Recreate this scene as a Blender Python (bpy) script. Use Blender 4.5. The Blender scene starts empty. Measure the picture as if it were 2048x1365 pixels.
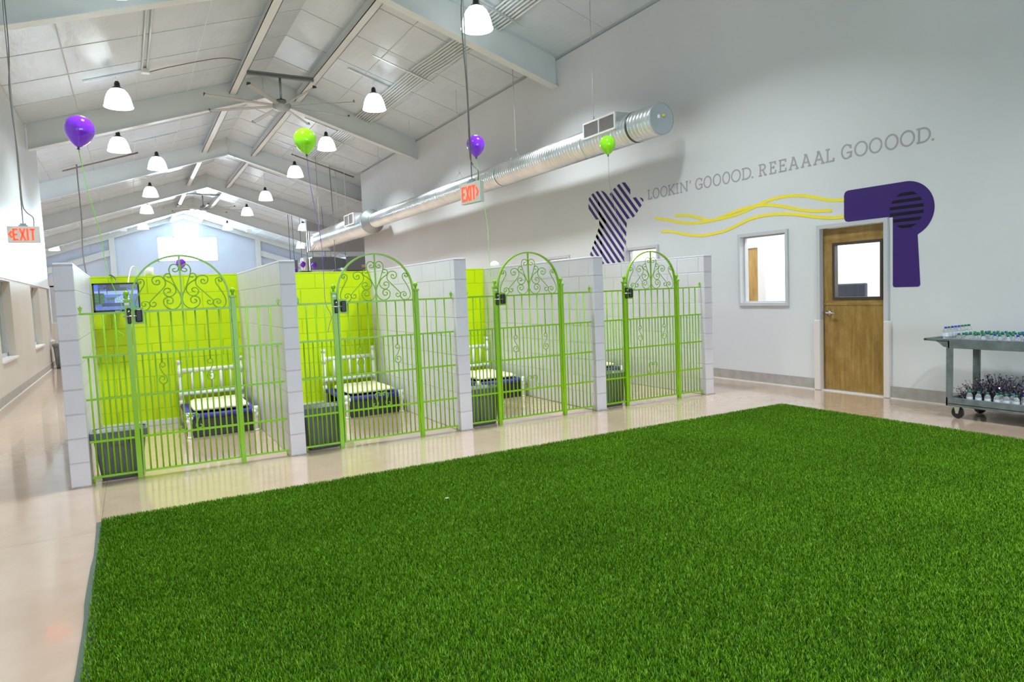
import bpy, bmesh, math, random
from mathutils import Vector, Matrix
random.seed(7)
SC = bpy.context.scene
COL = SC.collection
PI = math.pi

# ------------------------------------------------------------------ camera
CAM_Z = 1.474
cd = bpy.data.cameras.new('camera'); cam = bpy.data.objects.new('camera', cd); COL.objects.link(cam)
yaw, pitch, roll = math.radians(29.126), math.radians(4.121), math.radians(-2.340)
F = Vector((math.sin(yaw)*math.cos(pitch), math.cos(yaw)*math.cos(pitch), -math.sin(pitch)))
r0 = Vector((math.cos(yaw), -math.sin(yaw), 0)); u0 = r0.cross(F)
R_ = r0*math.cos(roll) + u0*math.sin(roll); U_ = -r0*math.sin(roll) + u0*math.cos(roll)
m = Matrix((R_, U_, -F)).transposed().to_4x4(); m.translation = Vector((0, 0, CAM_Z))
cam.matrix_world = m
cd.sensor_width = 36.0; cd.lens = 1362.47/2048*36.0
cd.clip_start = 0.05; cd.clip_end = 300
SC.camera = cam

# ------------------------------------------------------------------ world, exposure
SC.view_settings.view_transform = 'Standard'; SC.view_settings.look = 'None'
SC.view_settings.gamma = 1.0; SC.view_settings.use_curve_mapping = False
SC.view_settings.exposure = 0.0
SC.cycles.max_bounces = 10; SC.cycles.diffuse_bounces = 5; SC.cycles.glossy_bounces = 4
SC.cycles.transmission_bounces = 8; SC.cycles.transparent_max_bounces = 10
SC.cycles.caustics_reflective = False; SC.cycles.caustics_refractive = False
SC.cycles.sample_clamp_indirect = 6.0
w = bpy.data.worlds.new('world'); SC.world = w; w.use_nodes = True
bg = w.node_tree.nodes['Background']
bg.inputs[0].default_value = (0.62, 0.80, 1.0, 1); bg.inputs[1].default_value = 7.0

LAMP_E = 3.2          # emission of the glowing lamp shades
DOWN_W = 152.0
NEAR_W = 150.0         # lamps over and behind the camera end         # watts of each lamp's downward light
DAY_W = 2900.0        # daylight portal strength at the far gable windows

def area(name, loc, rot, sx, sy, watts, color=(1, 1, 1), shape='RECTANGLE', spread=PI):
    l = bpy.data.lights.new(name, 'AREA'); l.shape = shape; l.size = sx
    if shape == 'RECTANGLE': l.size_y = sy
    l.energy = watts; l.color = color; l.spread = spread
    o = bpy.data.objects.new(name, l); o.location = loc; o.rotation_euler = rot; COL.objects.link(o)
    return o
# daylight entering through the far gable windows (just outside the glass)
area('daylight', (3.72, 51.75, 5.6), (math.radians(90), 0, PI), 3.6, 2.4, DAY_W, (0.72, 0.86, 1.0))
# added fill from behind the camera, brightening pier fronts and right wall
area('fill_from_rear', (3.0, -5.45, 1.5), (math.radians(90), 0, 0), 6.8, 2.5, 150.0, (0.93, 0.93, 1.0))

# ------------------------------------------------------------------ colour and materials
def lin(c):
    c = c/255.0
    return c/12.92 if c <= 0.04045 else ((c+0.055)/1.055)**2.4
def rgb(r, g, b): return (lin(r), lin(g), lin(b), 1)

class Mat:
    def __init__(s, name):
        s.m = bpy.data.materials.new(name); s.m.use_nodes = True
        s.nt = s.m.node_tree; s.b = s.nt.nodes['Principled BSDF']
    def n(s, t, **kw):
        nd = s.nt.nodes.new(t)
        for k, v in kw.items(): setattr(nd, k, v)
        return nd
    def l(s, a, b): s.nt.links.new(a, b)
    def set(s, **kw):
        names = dict(col='Base Color', rough='Roughness', metal='Metallic', spec='Specular IOR Level', trans='Transmission Weight',
                     ior='IOR', emc='Emission Color', ems='Emission Strength', coat='Coat Weight', coatr='Coat Roughness', alpha='Alpha',
                     sss='Subsurface Weight', sheen='Sheen Weight')
        for k, v in kw.items(): s.b.inputs[names[k]].default_value = v
        return s
    def coords(s, scale=(1, 1, 1), kind='Object'):
        tc = s.n('ShaderNodeTexCoord'); mp = s.n('ShaderNodeMapping'); mp.inputs['Scale'].default_value = scale
        s.l(tc.outputs[kind], mp.inputs[0]); return mp.outputs[0]
    def noise(s, vec, scale, detail=3.0, rough=0.5):
        t = s.n('ShaderNodeTexNoise'); t.inputs['Scale'].default_value = scale; t.inputs['Detail'].default_value = detail
        t.inputs['Roughness'].default_value = rough; s.l(vec, t.inputs['Vector']); return t.outputs['Fac']
    def ramp(s, fac, stops):
        r = s.n('ShaderNodeValToRGB'); e = r.color_ramp.elements
        while len(e) < len(stops): e.new(0.5)
        for i, (p, c) in enumerate(stops): e[i].position = p; e[i].color = c
        s.l(fac, r.inputs[0]); return r.outputs[0]
    def bump(s, h, strength=0.3, dist=0.01, normal=None):
        b = s.n('ShaderNodeBump'); b.inputs['Strength'].default_value = strength; b.inputs['Distance'].default_value = dist
        s.l(h, b.inputs['Height'])
        if normal is not None: s.l(normal, b.inputs['Normal'])
        s.l(b.outputs[0], s.b.inputs['Normal']); return b.outputs[0]
    def math(s, op, a, b=None):
        x = s.n('ShaderNodeMath', operation=op)
        for i, v in enumerate((a, b)):
            if v is None: continue
            if isinstance(v, (int, float)): x.inputs[i].default_value = v
            else: s.l(v, x.inputs[i])
        return x.outputs[0]

def plain(name, c, rough=0.5, metal=0.0, **kw):
    return Mat(name).set(col=c, rough=rough, metal=metal, **kw).m
def soft(name, c1, c2, rough, scale=4.0, bump=0.0, bscale=60.0, metal=0.0, **kw):
    M = Mat(name).set(rough=rough, metal=metal, **kw); v = M.coords()
    M.l(M.ramp(M.noise(v, scale), [(0.3, c1), (0.7, c2)]), M.b.inputs['Base Color'])
    if bump: M.bump(M.noise(v, bscale, 2), bump, 0.004)
    return M.m

def block_mat(name, c1, c2, rough, front=True):
    M = Mat(name).set(rough=rough)
    geo = M.n('ShaderNodeNewGeometry'); sx = M.n('ShaderNodeSeparateXYZ'); M.l(geo.outputs['True Normal'], sx.inputs[0])
    pos = M.n('ShaderNodeSeparateXYZ'); tc = M.n('ShaderNodeTexCoord'); M.l(tc.outputs['Object'], pos.inputs[0])
    ax = M.math('ABSOLUTE', sx.outputs[0]); ay = M.math('ABSOLUTE', sx.outputs[1])
    # narrow pier ends are a single block wide: no upright joints there
    u = M.math('ADD', M.math('MULTIPLY', pos.outputs[0] if front else .1, ay), M.math('MULTIPLY', pos.outputs[1], ax))
    cb = M.n('ShaderNodeCombineXYZ'); M.l(u, cb.inputs[0]); M.l(pos.outputs[2], cb.inputs[1])
    br = M.n('ShaderNodeTexBrick'); br.offset = 0.5; br.squash = 1
    br.inputs['Scale'].default_value = 1; br.inputs['Brick Width'].default_value = 0.407; br.inputs['Row Height'].default_value = 0.2038
    br.inputs['Mortar Size'].default_value = 0.006; br.inputs['Mortar Smooth'].default_value = 0.6
    M.l(cb.outputs[0], br.inputs['Vector'])
    nz = M.noise(tc.outputs['Object'], 2.0, 3)
    M.l(M.ramp(nz, [(0.3, c1), (0.75, c2)]), M.b.inputs['Base Color'])
    inv = M.math('SUBTRACT', 1.0, br.outputs['Fac'])
    fine = M.math('MULTIPLY', M.noise(tc.outputs['Object'], 160.0, 3), 0.10)
    wav = M.math('MULTIPLY', M.noise(tc.outputs['Object'], 18.0, 2), 0.12)
    M.bump(M.math('ADD', M.math('ADD', inv, fine), wav), 0.9, 0.010)
    return M.m

def floor_mat():
    M = Mat('polished_concrete'); v = M.coords()
    n1 = M.noise(v, 0.55, 5, 0.6); n2 = M.noise(v, 6.0, 4, 0.6)
    mix = M.math('ADD', M.math('MULTIPLY', n1, 0.7), M.math('MULTIPLY', n2, 0.3))
    col = M.ramp(mix, [(0.3, rgb(180, 153, 132)), (0.5, rgb(190, 163, 143)), (0.7, rgb(198, 173, 155))])
    # saw joints and a thin crack
    sp = M.n('ShaderNodeSeparateXYZ'); M.l(v, sp.inputs[0])
    def line(out, pos, wdt):
        d = M.math('ABSOLUTE', M.math('SUBTRACT', out, pos)); return M.math('LESS_THAN', d, wdt)
    wob = M.math('MULTIPLY', M.noise(v, 2.2, 4), 0.10)
    j = line(sp.outputs[0], -0.275, 0.0022)
    for p in (3.3,): j = M.math('MAXIMUM', j, line(sp.outputs[0], p, 0.002))
    for p in (5.225, 11.9, 19.74, 27.6): j = M.math('MAXIMUM', j, line(sp.outputs[1], p, 0.0022))
    crack = M.math('MULTIPLY', line(M.math('ADD', sp.outputs[1], wob), 5.30, 0.0015), M.math('LESS_THAN', sp.outputs[0], -0.3))
    j = M.math('MAXIMUM', j, crack)
    mx = M.n('ShaderNodeMix', data_type='RGBA'); mx.inputs[7].default_value = rgb(122, 104, 84)
    M.l(M.math('MULTIPLY', j, 0.6), mx.inputs[0]); M.l(col, mx.inputs[6]); M.l(mx.outputs[2], M.b.inputs['Base Color'])
    M.l(M.ramp(n2, [(0.3, (0.10,)*3+(1,)), (0.7, (0.20,)*3+(1,))]), M.b.inputs['Roughness'])
    M.set(spec=0.5, coat=0.6, coatr=0.06); M.bump(M.noise(v, 3.0, 3), 0.06, 0.006)
    return M.m

def ceiling_mat():
    M = Mat('vinyl_faced_insulation').set(rough=0.24, spec=0.5); v = M.coords()
    M.l(M.ramp(M.noise(v, 1.2, 4), [(0.3, rgb(196, 206, 213)), (0.7, rgb(206, 215, 221))]), M.b.inputs['Base Color'])
    st = M.n('ShaderNodeMapping'); st.inputs['Scale'].default_value = (1.0, 0.35, 1.0); M.l(v, st.inputs[0])
    M.bump(M.noise(st.outputs[0], 2.6, 4, 0.55), 0.35, 0.05)
    return M.m

def wood_mat(name, horiz=False):
    M = Mat(name).set(rough=0.32, spec=0.4); sc = (3, 3, 26) if horiz else (3, 26, 1.6)
    if horiz: sc = (3, 2.0, 22)
    v = M.coords(sc)
    a = M.noise(v, 1.0, 5, 0.6); b = M.noise(M.coords((6, 6, 3)), 1.4, 4, 0.7)
    f = M.math('ADD', M.math('MULTIPLY', a, 0.5), M.math('MULTIPLY', b, 0.5))
    M.l(M.ramp(f, [(0.34, rgb(122, 92, 42)), (0.5, rgb(148, 116, 60)), (0.66, rgb(172, 138, 82))]), M.b.inputs['Base Color'])
    return M.m

M_floor = floor_mat(); M_ceil = ceiling_mat()
M_wallR = soft('painted_wall', rgb(206, 206, 207), rgb(212, 212, 212), 0.62, 0.6, 0.15, 220)
M_wallup = soft('glossy_wall_panel', rgb(204, 210, 214), rgb(212, 217, 220), 0.30, 0.8, 0.08, 3)
M_frp = soft('smooth_wall_panel', rgb(200, 192, 182), rgb(210, 203, 195), 0.30, 0.9, 0.05, 5)
M_gable = soft('white_insulation_wrap', rgb(196, 206, 222), rgb(206, 216, 232), 0.45, 0.7, 0.3, 2.2)
M_beam = soft('white_painted_steel', rgb(208, 213, 211), rgb(216, 220, 218), 0.42, 1.5)
M_seam = plain('seam_tape', rgb(196, 204, 208), 0.35)
M_block = block_mat('painted_block_grey', rgb(210, 205, 212), rgb(218, 213, 219), 0.38, False)
M_green = block_mat('painted_block_green', rgb(192, 219, 0), rgb(199, 225, 0), 0.36)
M_green.node_tree.nodes['Principled BSDF'].inputs['Specular IOR Level'].default_value = 0.22
M_gate = plain('green_powder_coat', rgb(136, 190, 16), 0.28, spec=0.5)
M_base = soft('grey_base_tile', rgb(156, 150, 144), rgb(172, 166, 160), 0.4, 9)
M_caulk = plain('white_caulk', rgb(214, 212, 210), 0.5)
M_frame = plain('grey_metal_frame', rgb(190, 190, 192), 0.4)
M_guard = plain('ivory_door_guard', rgb(214, 205, 199), 0.35)
M_wood = wood_mat('birch_door_veneer'); M_woodh = wood_mat('birch_door_veneer_cross', True)
M_bronze = plain('bronze_lite_frame', rgb(66, 54, 48), 0.4)
M_chrome = plain('satin_chrome', rgb(200, 200, 202), 0.22, 1.0)
def clear_glass():
    M = Mat('window_glass'); nt = M.nt; nt.nodes.remove(M.b)
    tr_ = M.n('ShaderNodeBsdfTransparent'); tr_.inputs[0].default_value = (.93, .96, .95, 1)
    gl_ = M.n('ShaderNodeBsdfGlossy'); gl_.inputs['Roughness'].default_value = 0.0
    lw_ = M.n('ShaderNodeLayerWeight'); lw_.inputs[0].default_value = 0.5
    mx_ = M.n('ShaderNodeMixShader'); M.l(M.math('ADD', M.math('MULTIPLY', M.math('POWER', lw_.outputs['Facing'], 5.0), .5), .025), mx_.inputs[0]); M.l(tr_.outputs[0], mx_.inputs[1]); M.l(gl_.outputs[0], mx_.inputs[2])
    M.l(mx_.outputs[0], nt.nodes['Material Output'].inputs[0]); return M.m
M_glass = clear_glass()
M_lglass = plain('greenish_window_glass', rgb(150, 162, 150), 0.08, spec=0.8)
M_galv = None
def galv():
    M = Mat('galvanized_steel').set(metal=1.0, rough=0.3); v = M.coords()
    M.l(M.ramp(M.noise(v, 2.0, 2), [(0.3, rgb(216, 221, 222)), (0.7, rgb(232, 236, 236))]), M.b.inputs['Base Color'])
    M.l(M.ramp(M.noise(v, 2.0, 2), [(0.3, (0.28,)*3+(1,)), (0.7, (0.36,)*3+(1,))]), M.b.inputs['Roughness'])
    return M.m
M_galv = galv()
M_zinc = plain('zinc_sheet', rgb(160, 166, 168), 0.42, 0.85)
M_black = plain('black_plastic', rgb(22, 22, 24), 0.4)
M_dark = plain('dark_grey_plastic', rgb(58, 58, 60), 0.5)
M_white = plain('white_plastic', rgb(228, 226, 224), 0.3)
M_cable = plain('grey_cable', rgb(120, 112, 104), 0.5)
M_lightcable = plain('white_cable', rgb(214, 214, 210), 0.5)
M_bin = soft('grey_bin_plastic', rgb(104, 107, 108), rgb(114, 117, 118), 0.45, 6, 0.1, 90)
M_cart = soft('dark_grey_cart_plastic', rgb(88, 95, 96), rgb(116, 122, 122), 0.5, 11, 0.4, 240)
M_pvc = plain('white_pvc_pipe', rgb(232, 230, 228), 0.25)
M_purplef = soft('purple_fabric', rgb(52, 38, 132), rgb(64, 48, 150), 0.7, 40, 0.3, 400)
M_fleece = soft('cream_fleece', rgb(228, 210, 178), rgb(240, 226, 198), 0.95, 30, 0.9, 130, sheen=0.3)
M_mpurple = plain('purple_wall_paint', rgb(62, 39, 108), 0.5, spec=.2)
M_mblack = plain('black_wall_paint', rgb(20, 20, 28), 0.6, spec=.2)
M_myellow = plain('yellow_wall_paint', rgb(238, 218, 50), 0.5)
M_mgrey = plain('mauve_grey_wall_paint', rgb(162, 154, 162), 0.5)
M_rope = plain('lime_ribbon', rgb(120, 220, 40), 0.4)
M_lrib = plain('grey_purple_ribbon', rgb(120, 110, 140), 0.4)
M_prib = plain('purple_ribbon', rgb(96, 60, 160), 0.4)
def balloon_mat(name, c, dark):
    M = Mat(name).set(rough=0.12, spec=0.6, sss=0.25, coat=0.3, coatr=0.06)
    M.b.inputs['Subsurface Radius'].default_value = (0.08, 0.08, 0.08); M.set(col=c)
    return M.m
M_bp = balloon_mat('purple_latex', rgb(128, 44, 216), 0); M_bg = balloon_mat('green_latex', rgb(146, 226, 10), 0)
def emis(name, c, s):
    M = Mat(name).set(col=(c[0], c[1], c[2], 1), rough=0.4, emc=c, ems=s); return M.m
M_shade = emis('glowing_acrylic_shade', (0.88, 0.965, 1.0, 1), LAMP_E)
M_exit = emis('exit_red_glow', rgb(255, 70, 40), 1.6)
M_exitf = plain('exit_sign_face', rgb(206, 204, 190), 0.4)
M_officewall = plain('white_office_wall', rgb(236, 238, 242), 0.6)
M_panel = emis('light_panel', (1, 1, 1, 1), 4.0)

# ------------------------------------------------------------------ mesh builder
WLOC = {}
class MB:
    def __init__(s): s.bm = bmesh.new(); s.smooth = False
    def box(s, x0, y0, z0, x1, y1, z1, bev=0):
        P = [(x0, y0, z0), (x1, y0, z0), (x1, y1, z0), (x0, y1, z0), (x0, y0, z1), (x1, y0, z1), (x1, y1, z1), (x0, y1, z1)]
        v = [s.bm.verts.new(p) for p in P]
        fs = [s.bm.faces.new([v[i] for i in q]) for q in ((0, 3, 2, 1), (4, 5, 6, 7), (0, 1, 5, 4), (1, 2, 6, 5), (2, 3, 7, 6), (3, 0, 4, 7))]
        if bev:
            es = {e for f in fs for e in f.edges}
            bmesh.ops.bevel(s.bm, geom=list(es), offset=bev, segments=2, affect='EDGES', profile=0.5)
        return s
    def tube(s, pts, r, seg=8, caps=True, closed=False):
        pts = [Vector(p) for p in pts]; n = len(pts)
        if n < 2: return s
        rings = []; up = None
        for i in range(n):
            if closed: t = pts[(i+1) % n] - pts[i-1]
            else: t = pts[min(i+1, n-1)] - pts[max(i-1, 0)]
            if t.length < 1e-9: t = Vector((0, 0, 1))
            t.normalize()
            if up is None:
                up = Vector((0, 0, 1)) if abs(t.z) < 0.9 else Vector((1, 0, 0))
            a = up - t*up.dot(t)
            if a.length < 1e-6: a = t.orthogonal()
            a.normalize(); up = a; b = t.cross(a)
            rr = r[i] if isinstance(r, (list, tuple)) else r
            rings.append([s.bm.verts.new(pts[i] + (a*math.cos(2*PI*k/seg) + b*math.sin(2*PI*k/seg))*rr) for k in range(seg)])
        m_ = n if closed else n-1
        for i in range(m_):
            A, B = rings[i], rings[(i+1) % n]
            for k in range(seg):
                f = s.bm.faces.new((A[k], A[(k+1) % seg], B[(k+1) % seg], B[k])); f.smooth = True
        if caps and not closed:
            s.bm.faces.new(rings[0][::-1]); s.bm.faces.new(rings[-1])
        return s
    def cyl(s, a, b, r, seg=16): return s.tube([a, b], r, seg)
    def lathe(s, prof, c=(0, 0, 0), axis='z', seg=24, cap0=True, cap1=True):
        rings = []
        for (r, h) in prof:
            ring = []
            for k in range(seg):
                a = 2*PI*k/seg; x, y = r*math.cos(a), r*math.sin(a)
                p = {'z': (x, y, h), 'y': (x, h, y), 'x': (h, x, y)}[axis]
                ring.append(s.bm.verts.new((p[0]+c[0], p[1]+c[1], p[2]+c[2])))
            rings.append(ring)
        for A, B in zip(rings, rings[1:]):
            for k in range(seg):
                f = s.bm.faces.new((A[k], A[(k+1) % seg], B[(k+1) % seg], B[k])); f.smooth = True
        if cap0: s.bm.faces.new(rings[0][::-1])
        if cap1: s.bm.faces.new(rings[-1])
        return s
    def prism(s, poly, axis, a, b):
        """poly of 2D points extruded along axis between a and b. axis 'x': (y,z); 'y': (x,z); 'z': (x,y)"""
        def P(p, h): return {'x': (h, p[0], p[1]), 'y': (p[0], h, p[1]), 'z': (p[0], p[1], h)}[axis]
        A = [s.bm.verts.new(P(p, a)) for p in poly]; B = [s.bm.verts.new(P(p, b)) for p in poly]
        s.bm.faces.new(A[::-1]); s.bm.faces.new(B); n = len(poly)
        for i in range(n): s.bm.faces.new((A[i], A[(i+1) % n], B[(i+1) % n], B[i]))
        return s
    def sphere(s, c, r, seg=16, sc=(1, 1, 1)):
        mt = Matrix.Translation(c) @ Matrix.Diagonal((sc[0], sc[1], sc[2], 1))
        g = bmesh.ops.create_uvsphere(s.bm, u_segments=seg, v_segments=max(6, seg//2), radius=r, matrix=mt)
        for v in g['verts']:
            for f in v.link_faces: f.smooth = True
        return s
    def ribbon(s, pts, wd, x0, x1, closed=False):
        """flat stroke of width wd in the (y,z) plane, extruded from x0 to x1"""
        pts = [p for i, p in enumerate(pts) if i == 0 or (Vector(p)-Vector(pts[i-1])).length > 1e-5]
        n = len(pts); L = []; R = []
        for i in range(n):
            if closed: a, b = Vector(pts[i-1]), Vector(pts[(i+1) % n])
            else: a, b = Vector(pts[max(i-1, 0)]), Vector(pts[min(i+1, n-1)])
            t = (b-a)
            if t.length < 1e-9: t = Vector((1, 0))
            t.normalize(); nn = Vector((-t.y, t.x)); k = 1.0
            if 0 < i < n-1 or closed:
                t1 = (Vector(pts[i])-Vector(pts[i-1])).normalized(); k = 1/max(0.45, abs(nn.dot(Vector((-t1.y, t1.x)))))
            L.append(Vector(pts[i])+nn*wd/2*k); R.append(Vector(pts[i])-nn*wd/2*k)
        vs = [[s.bm.verts.new((x, p.x, p.y)) for p in A] for x in (x0, x1) for A in (L, R)]
        a, b, c, d = vs; m_ = n if closed else n-1
        for i in range(m_):
            j = (i+1) % n
            s.bm.faces.new((a[i], a[j], b[j], b[i])); s.bm.faces.new((c[i], d[i], d[j], c[j]))
            s.bm.faces.new((a[i], c[i], c[j], a[j])); s.bm.faces.new((b[i], b[j], d[j], d[i]))
        if not closed:
            s.bm.faces.new((a[0], b[0], d[0], c[0])); s.bm.faces.new((a[-1], c[-1], d[-1], b[-1]))
        return s
    def build(s, name, mat, parent=None, fixn=True, xf=None, bevel=None):
        if fixn: bmesh.ops.recalc_face_normals(s.bm, faces=s.bm.faces)
        if xf is not None: bmesh.ops.transform(s.bm, matrix=xf, verts=s.bm.verts)
        off = WLOC.get(parent.name, Vector((0, 0, 0))) if parent else Vector((0, 0, 0))
        if off.length: bmesh.ops.translate(s.bm, vec=-off, verts=s.bm.verts)
        me = bpy.data.meshes.new(name); s.bm.to_mesh(me); s.bm.free(); me.materials.append(mat)
        o = bpy.data.objects.new(name, me); COL.objects.link(o)
        if parent: o.parent = parent
        WLOC[o.name] = off.copy()
        if bevel:
            b = o.modifiers.new('bevel', 'BEVEL'); b.width = bevel; b.segments = 2; b.limit_method = 'ANGLE'
        return o
def tag(o, label=None, cat=None, group=None, kind=None):
    if label: o['label'] = label
    if cat: o['category'] = cat
    if group: o['group'] = group
    if kind: o['kind'] = kind
    return o
def thing(name, label, cat, loc=(0, 0, 0), group=None, kind=None):
    o = bpy.data.objects.new(name, None); COL.objects.link(o); o.location = loc; o.empty_display_size = 0.1
    WLOC[o.name] = Vector(loc); return tag(o, label, cat, group, kind)
def struct(o): o['kind'] = 'structure'; return o
def copy_tree(o, loc=None, label=None, group=None):
    r = o.copy(); COL.objects.link(r)
    if loc is not None: r.location = loc
    if label: r['label'] = label
    if group: r['group'] = group
    for ch in list(o.children):
        c = ch.copy(); COL.objects.link(c); c.parent = r
        for g in list(ch.children):
            d = g.copy(); COL.objects.link(d); d.parent = c
    return r
def catmull(P, n=5):
    out = []
    P = [Vector(p) for p in P]; Q = [P[0]*2-P[1]]+P+[P[-1]*2-P[-2]]
    for i in range(1, len(Q)-2):
        p0, p1, p2, p3 = Q[i-1], Q[i], Q[i+1], Q[i+2]
        for k in range(n):
            t = k/n
            out.append(0.5*((2*p1)+(p2-p0)*t+(2*p0-5*p1+4*p2-p3)*t*t+(3*p1-p0-3*p2+p3)*t**3))
    out.append(P[-1]); return out

# ------------------------------------------------------------------ the building shell
XR, XL, RIDGE = 7.98, -1.85, 3.6
def zc(x): return 7.62-0.32*abs(x-RIDGE)
YB, YG = -5.2, 51.3            # rear wall behind the camera, far gable wall
XW, XE = -7.0, 14.2            # outer side walls of the long hall
struct(MB().box(XW-.2, YB-.3, -.2, XE+.2, YG+.3, 0).build('floor', M_floor))
cb = MB()
for side, x0 in ((1, XE), (-1, XW)):
    cb.prism([(RIDGE, zc(RIDGE)), (x0, zc(x0)), (x0, zc(x0)+.2), (RIDGE, zc(RIDGE)+.2)], 'y', YB-.2, YG+.3)
ceiling = struct(cb.build('ceiling', M_ceil))
# seam strips of the insulation facing: along the hall and across it
sm = MB()
for side in (1, -1):
    for d in (1.9, 3.1, 4.35, 5.6, 6.9):
        x = RIDGE+side*d
        if XW < x < XE: sm.box(x-.012, YB, zc(x)-.008, x+.012, YG, zc(x)+.004)
for y in [i*1.57+0.9 for i in range(-3, 32)]:
    for xe in (XE, XW):
        sm.prism([(RIDGE, zc(RIDGE)-.010), (xe, zc(xe)-.007), (xe, zc(xe)), (RIDGE, zc(RIDGE))], 'y', y-.008, y+.008)
struct(sm.build('trim_20', M_seam))
# rafters (I-section, deepest at the walls)
ZB = lambda x: 7.03-0.32*abs(x-RIDGE)
for i, y in enumerate((4.0, 11.9, 19.74, 27.6, 35.5, 43.4)):
    b = MB(); xl, xr = (XL+.02, XR-.02) if y < 21 else ((XW, XR-.02) if y < 25 else (XW, XE))
    if i == 0: xl, xr = XL+.02, XR-.02
    web = [(xl, ZB(xl)), (RIDGE, ZB(RIDGE)), (xr, ZB(xr)), (xr, zc(xr)), (RIDGE, zc(RIDGE)), (xl, zc(xl))]
    b.prism(web, 'y', y+.08, y+.10)
    for t0, t1 in ((0, .016), ):
        b.prism([(xl, ZB(xl)-t1), (RIDGE, ZB(RIDGE)-t1), (xr, ZB(xr)-t1), (xr, ZB(xr)), (RIDGE, ZB(RIDGE)), (xl, ZB(xl))], 'y', y, y+.22)
    b.box(RIDGE-.01, y+.02, ZB(RIDGE), RIDGE+.01, y+.2, zc(RIDGE))
    for sx in (-.25, .25): b.box(RIDGE+sx-.06, y+.01, ZB(RIDGE)-.10, RIDGE+sx+.06, y+.06, ZB(RIDGE)-.06)
    struct(b.build('trim_%d' % (i+1), M_beam))
# ridge purlins running along the hall
for i, x in enumerate((2.80, 4.50)):
    b = MB(); b.box(x-.012, YB, zc(x)-.30, x+.012, YG-.3, zc(x)-.02); b.box(x-.09, YB, zc(x)-.315, x+.09, YG-.3, zc(x)-.30)
    b.box(x-.09, YB, zc(x)-.315, x-.078, YG-.3, zc(x)-.28); b.box(x+.078, YB, zc(x)-.315, x+.09, YG-.3, zc(x)-.28)
    struct(b.build('trim_%d' % (7+i), M_beam))
# right partition wall with door and window openings (y ranges)
OPEN = [(4.995, 5.885, 0.0, 2.14), (6.42, 7.22, 1.17, 2.145), (9.06, 9.89, 1.17, 2.145), (11.76, 12.6, 1.17, 2.145)]
wb = MB(); ys = sorted({YB, 25.6} | {o[0] for o in OPEN} | {o[1] for o in OPEN}); T = .15
for a, b_ in zip(ys, ys[1:]):
    op = [o for o in OPEN if o[0] <= a and o[1] >= b_]
    if op:
        o = op[0]
        if o[2] > 0: wb.box(XR, a, 0, XR+T, b_, o[2])
        wb.box(XR, a, o[3], XR+T, b_, zc(XR+T)+.0)
    else: wb.box(XR, a, 0, XR+T, b_, zc(XR+T))
bmesh.ops.remove_doubles(wb.bm, verts=wb.bm.verts, dist=1e-5)
struct(wb.build('wall_right', M_wallR, fixn=False))
# left partition wall: glossy upper part, panelled lower part with window recesses
struct(MB().box(XL-.2, YB, 2.06, XL, 21.9, zc(XL-.2)).build('wall_left_upper', M_wallup))
LW = [(13.5, 15.02), (17.9, 19.38), (21.2, 21.75), (9.2, 10.7), (4.8, 6.3)]
wb = MB(); ys = sorted({YB, 21.9} | {v for p in LW for v in p})
for a, b_ in zip(ys, ys[1:]):
    if any(p[0] <= a and p[1] >= b_ for p in LW): wb.box(XL-.2, a, 0, XL+.012, b_, .68); wb.box(XL-.2, a, 2.02, XL+.012, b_, 2.06)
    else: wb.box(XL-.2, a, 0, XL+.012, b_, 2.06)
struct(wb.build('wall_left', M_frp))
struct(MB().box(XL-.2, YB, 2.055, XL+.03, 21.9, 2.075).build('trim_9', M_white))
for i, (a, b_) in enumerate(LW):
    w_ = thing('window_%d' % (5+i), None, None, (XL, a, .68), kind='structure')
    MB().box(XL-.17, a, .68, XL-.16, b_, 2.02).build('glass_pane', M_lglass, w_)
    fr = MB(); mid = (a+b_)/2
    for yy in (a, mid-.03, b_-.06): fr.box(XL-.16, yy, .70, XL-.10, yy+.06, 2.02)
    fr.box(XL-.16, a, 1.96, XL-.10, b_, 2.02); fr.box(XL-.16, a, .70, XL-.10, b_, .76)
    fr.build('window_frame', M_frame, w_)
    MB().box(XL-.16, a-.02, .655, XL+.05, b_+.02, .70, .008).build('window_sill', M_white, w_)
# hall end wall behind the bins on the left, with a dark door
struct(MB().box(XL+.40, 22.0, 0, XL+2.6, 22.15, 2.35).build('wall_hall_end', M_frp))
struct(MB().box(XL-.2, 22.0, 2.14, XL+.4, 22.15, 2.35).build('wall_hall_lintel', M_frp))
dr = thing('door_2', None, None, (XL, 22, 0), kind='structure')
MB().box(XL+.16, 22.05, 0, XL+1.1, 22.09, 2.1).build('door_leaf', plain('dark_brown_door', rgb(96, 84, 80), .4), dr)
fr = MB().box(XL+.02, 21.98, 0, XL+.12, 22.12, 2.14); fr.box(XL+.02, 21.98, 2.1, XL+1.2, 22.12, 2.18); fr.build('door_frame', M_frame, dr)
MB().box(XL+.0, 21.94, 0, XL+.16, 21.98, 1.15, .01).build('door_guard', M_guard, dr)
# outer walls of the long hall and the wall behind the camera
struct(MB().box(XW-.2, 21.9, 0, XW, YG, zc(XW)).build('wall_west', M_gable))
struct(MB().box(XE, 13.0, 0, XE+.2, YG, zc(XE)).build('wall_east', M_gable))
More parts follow.
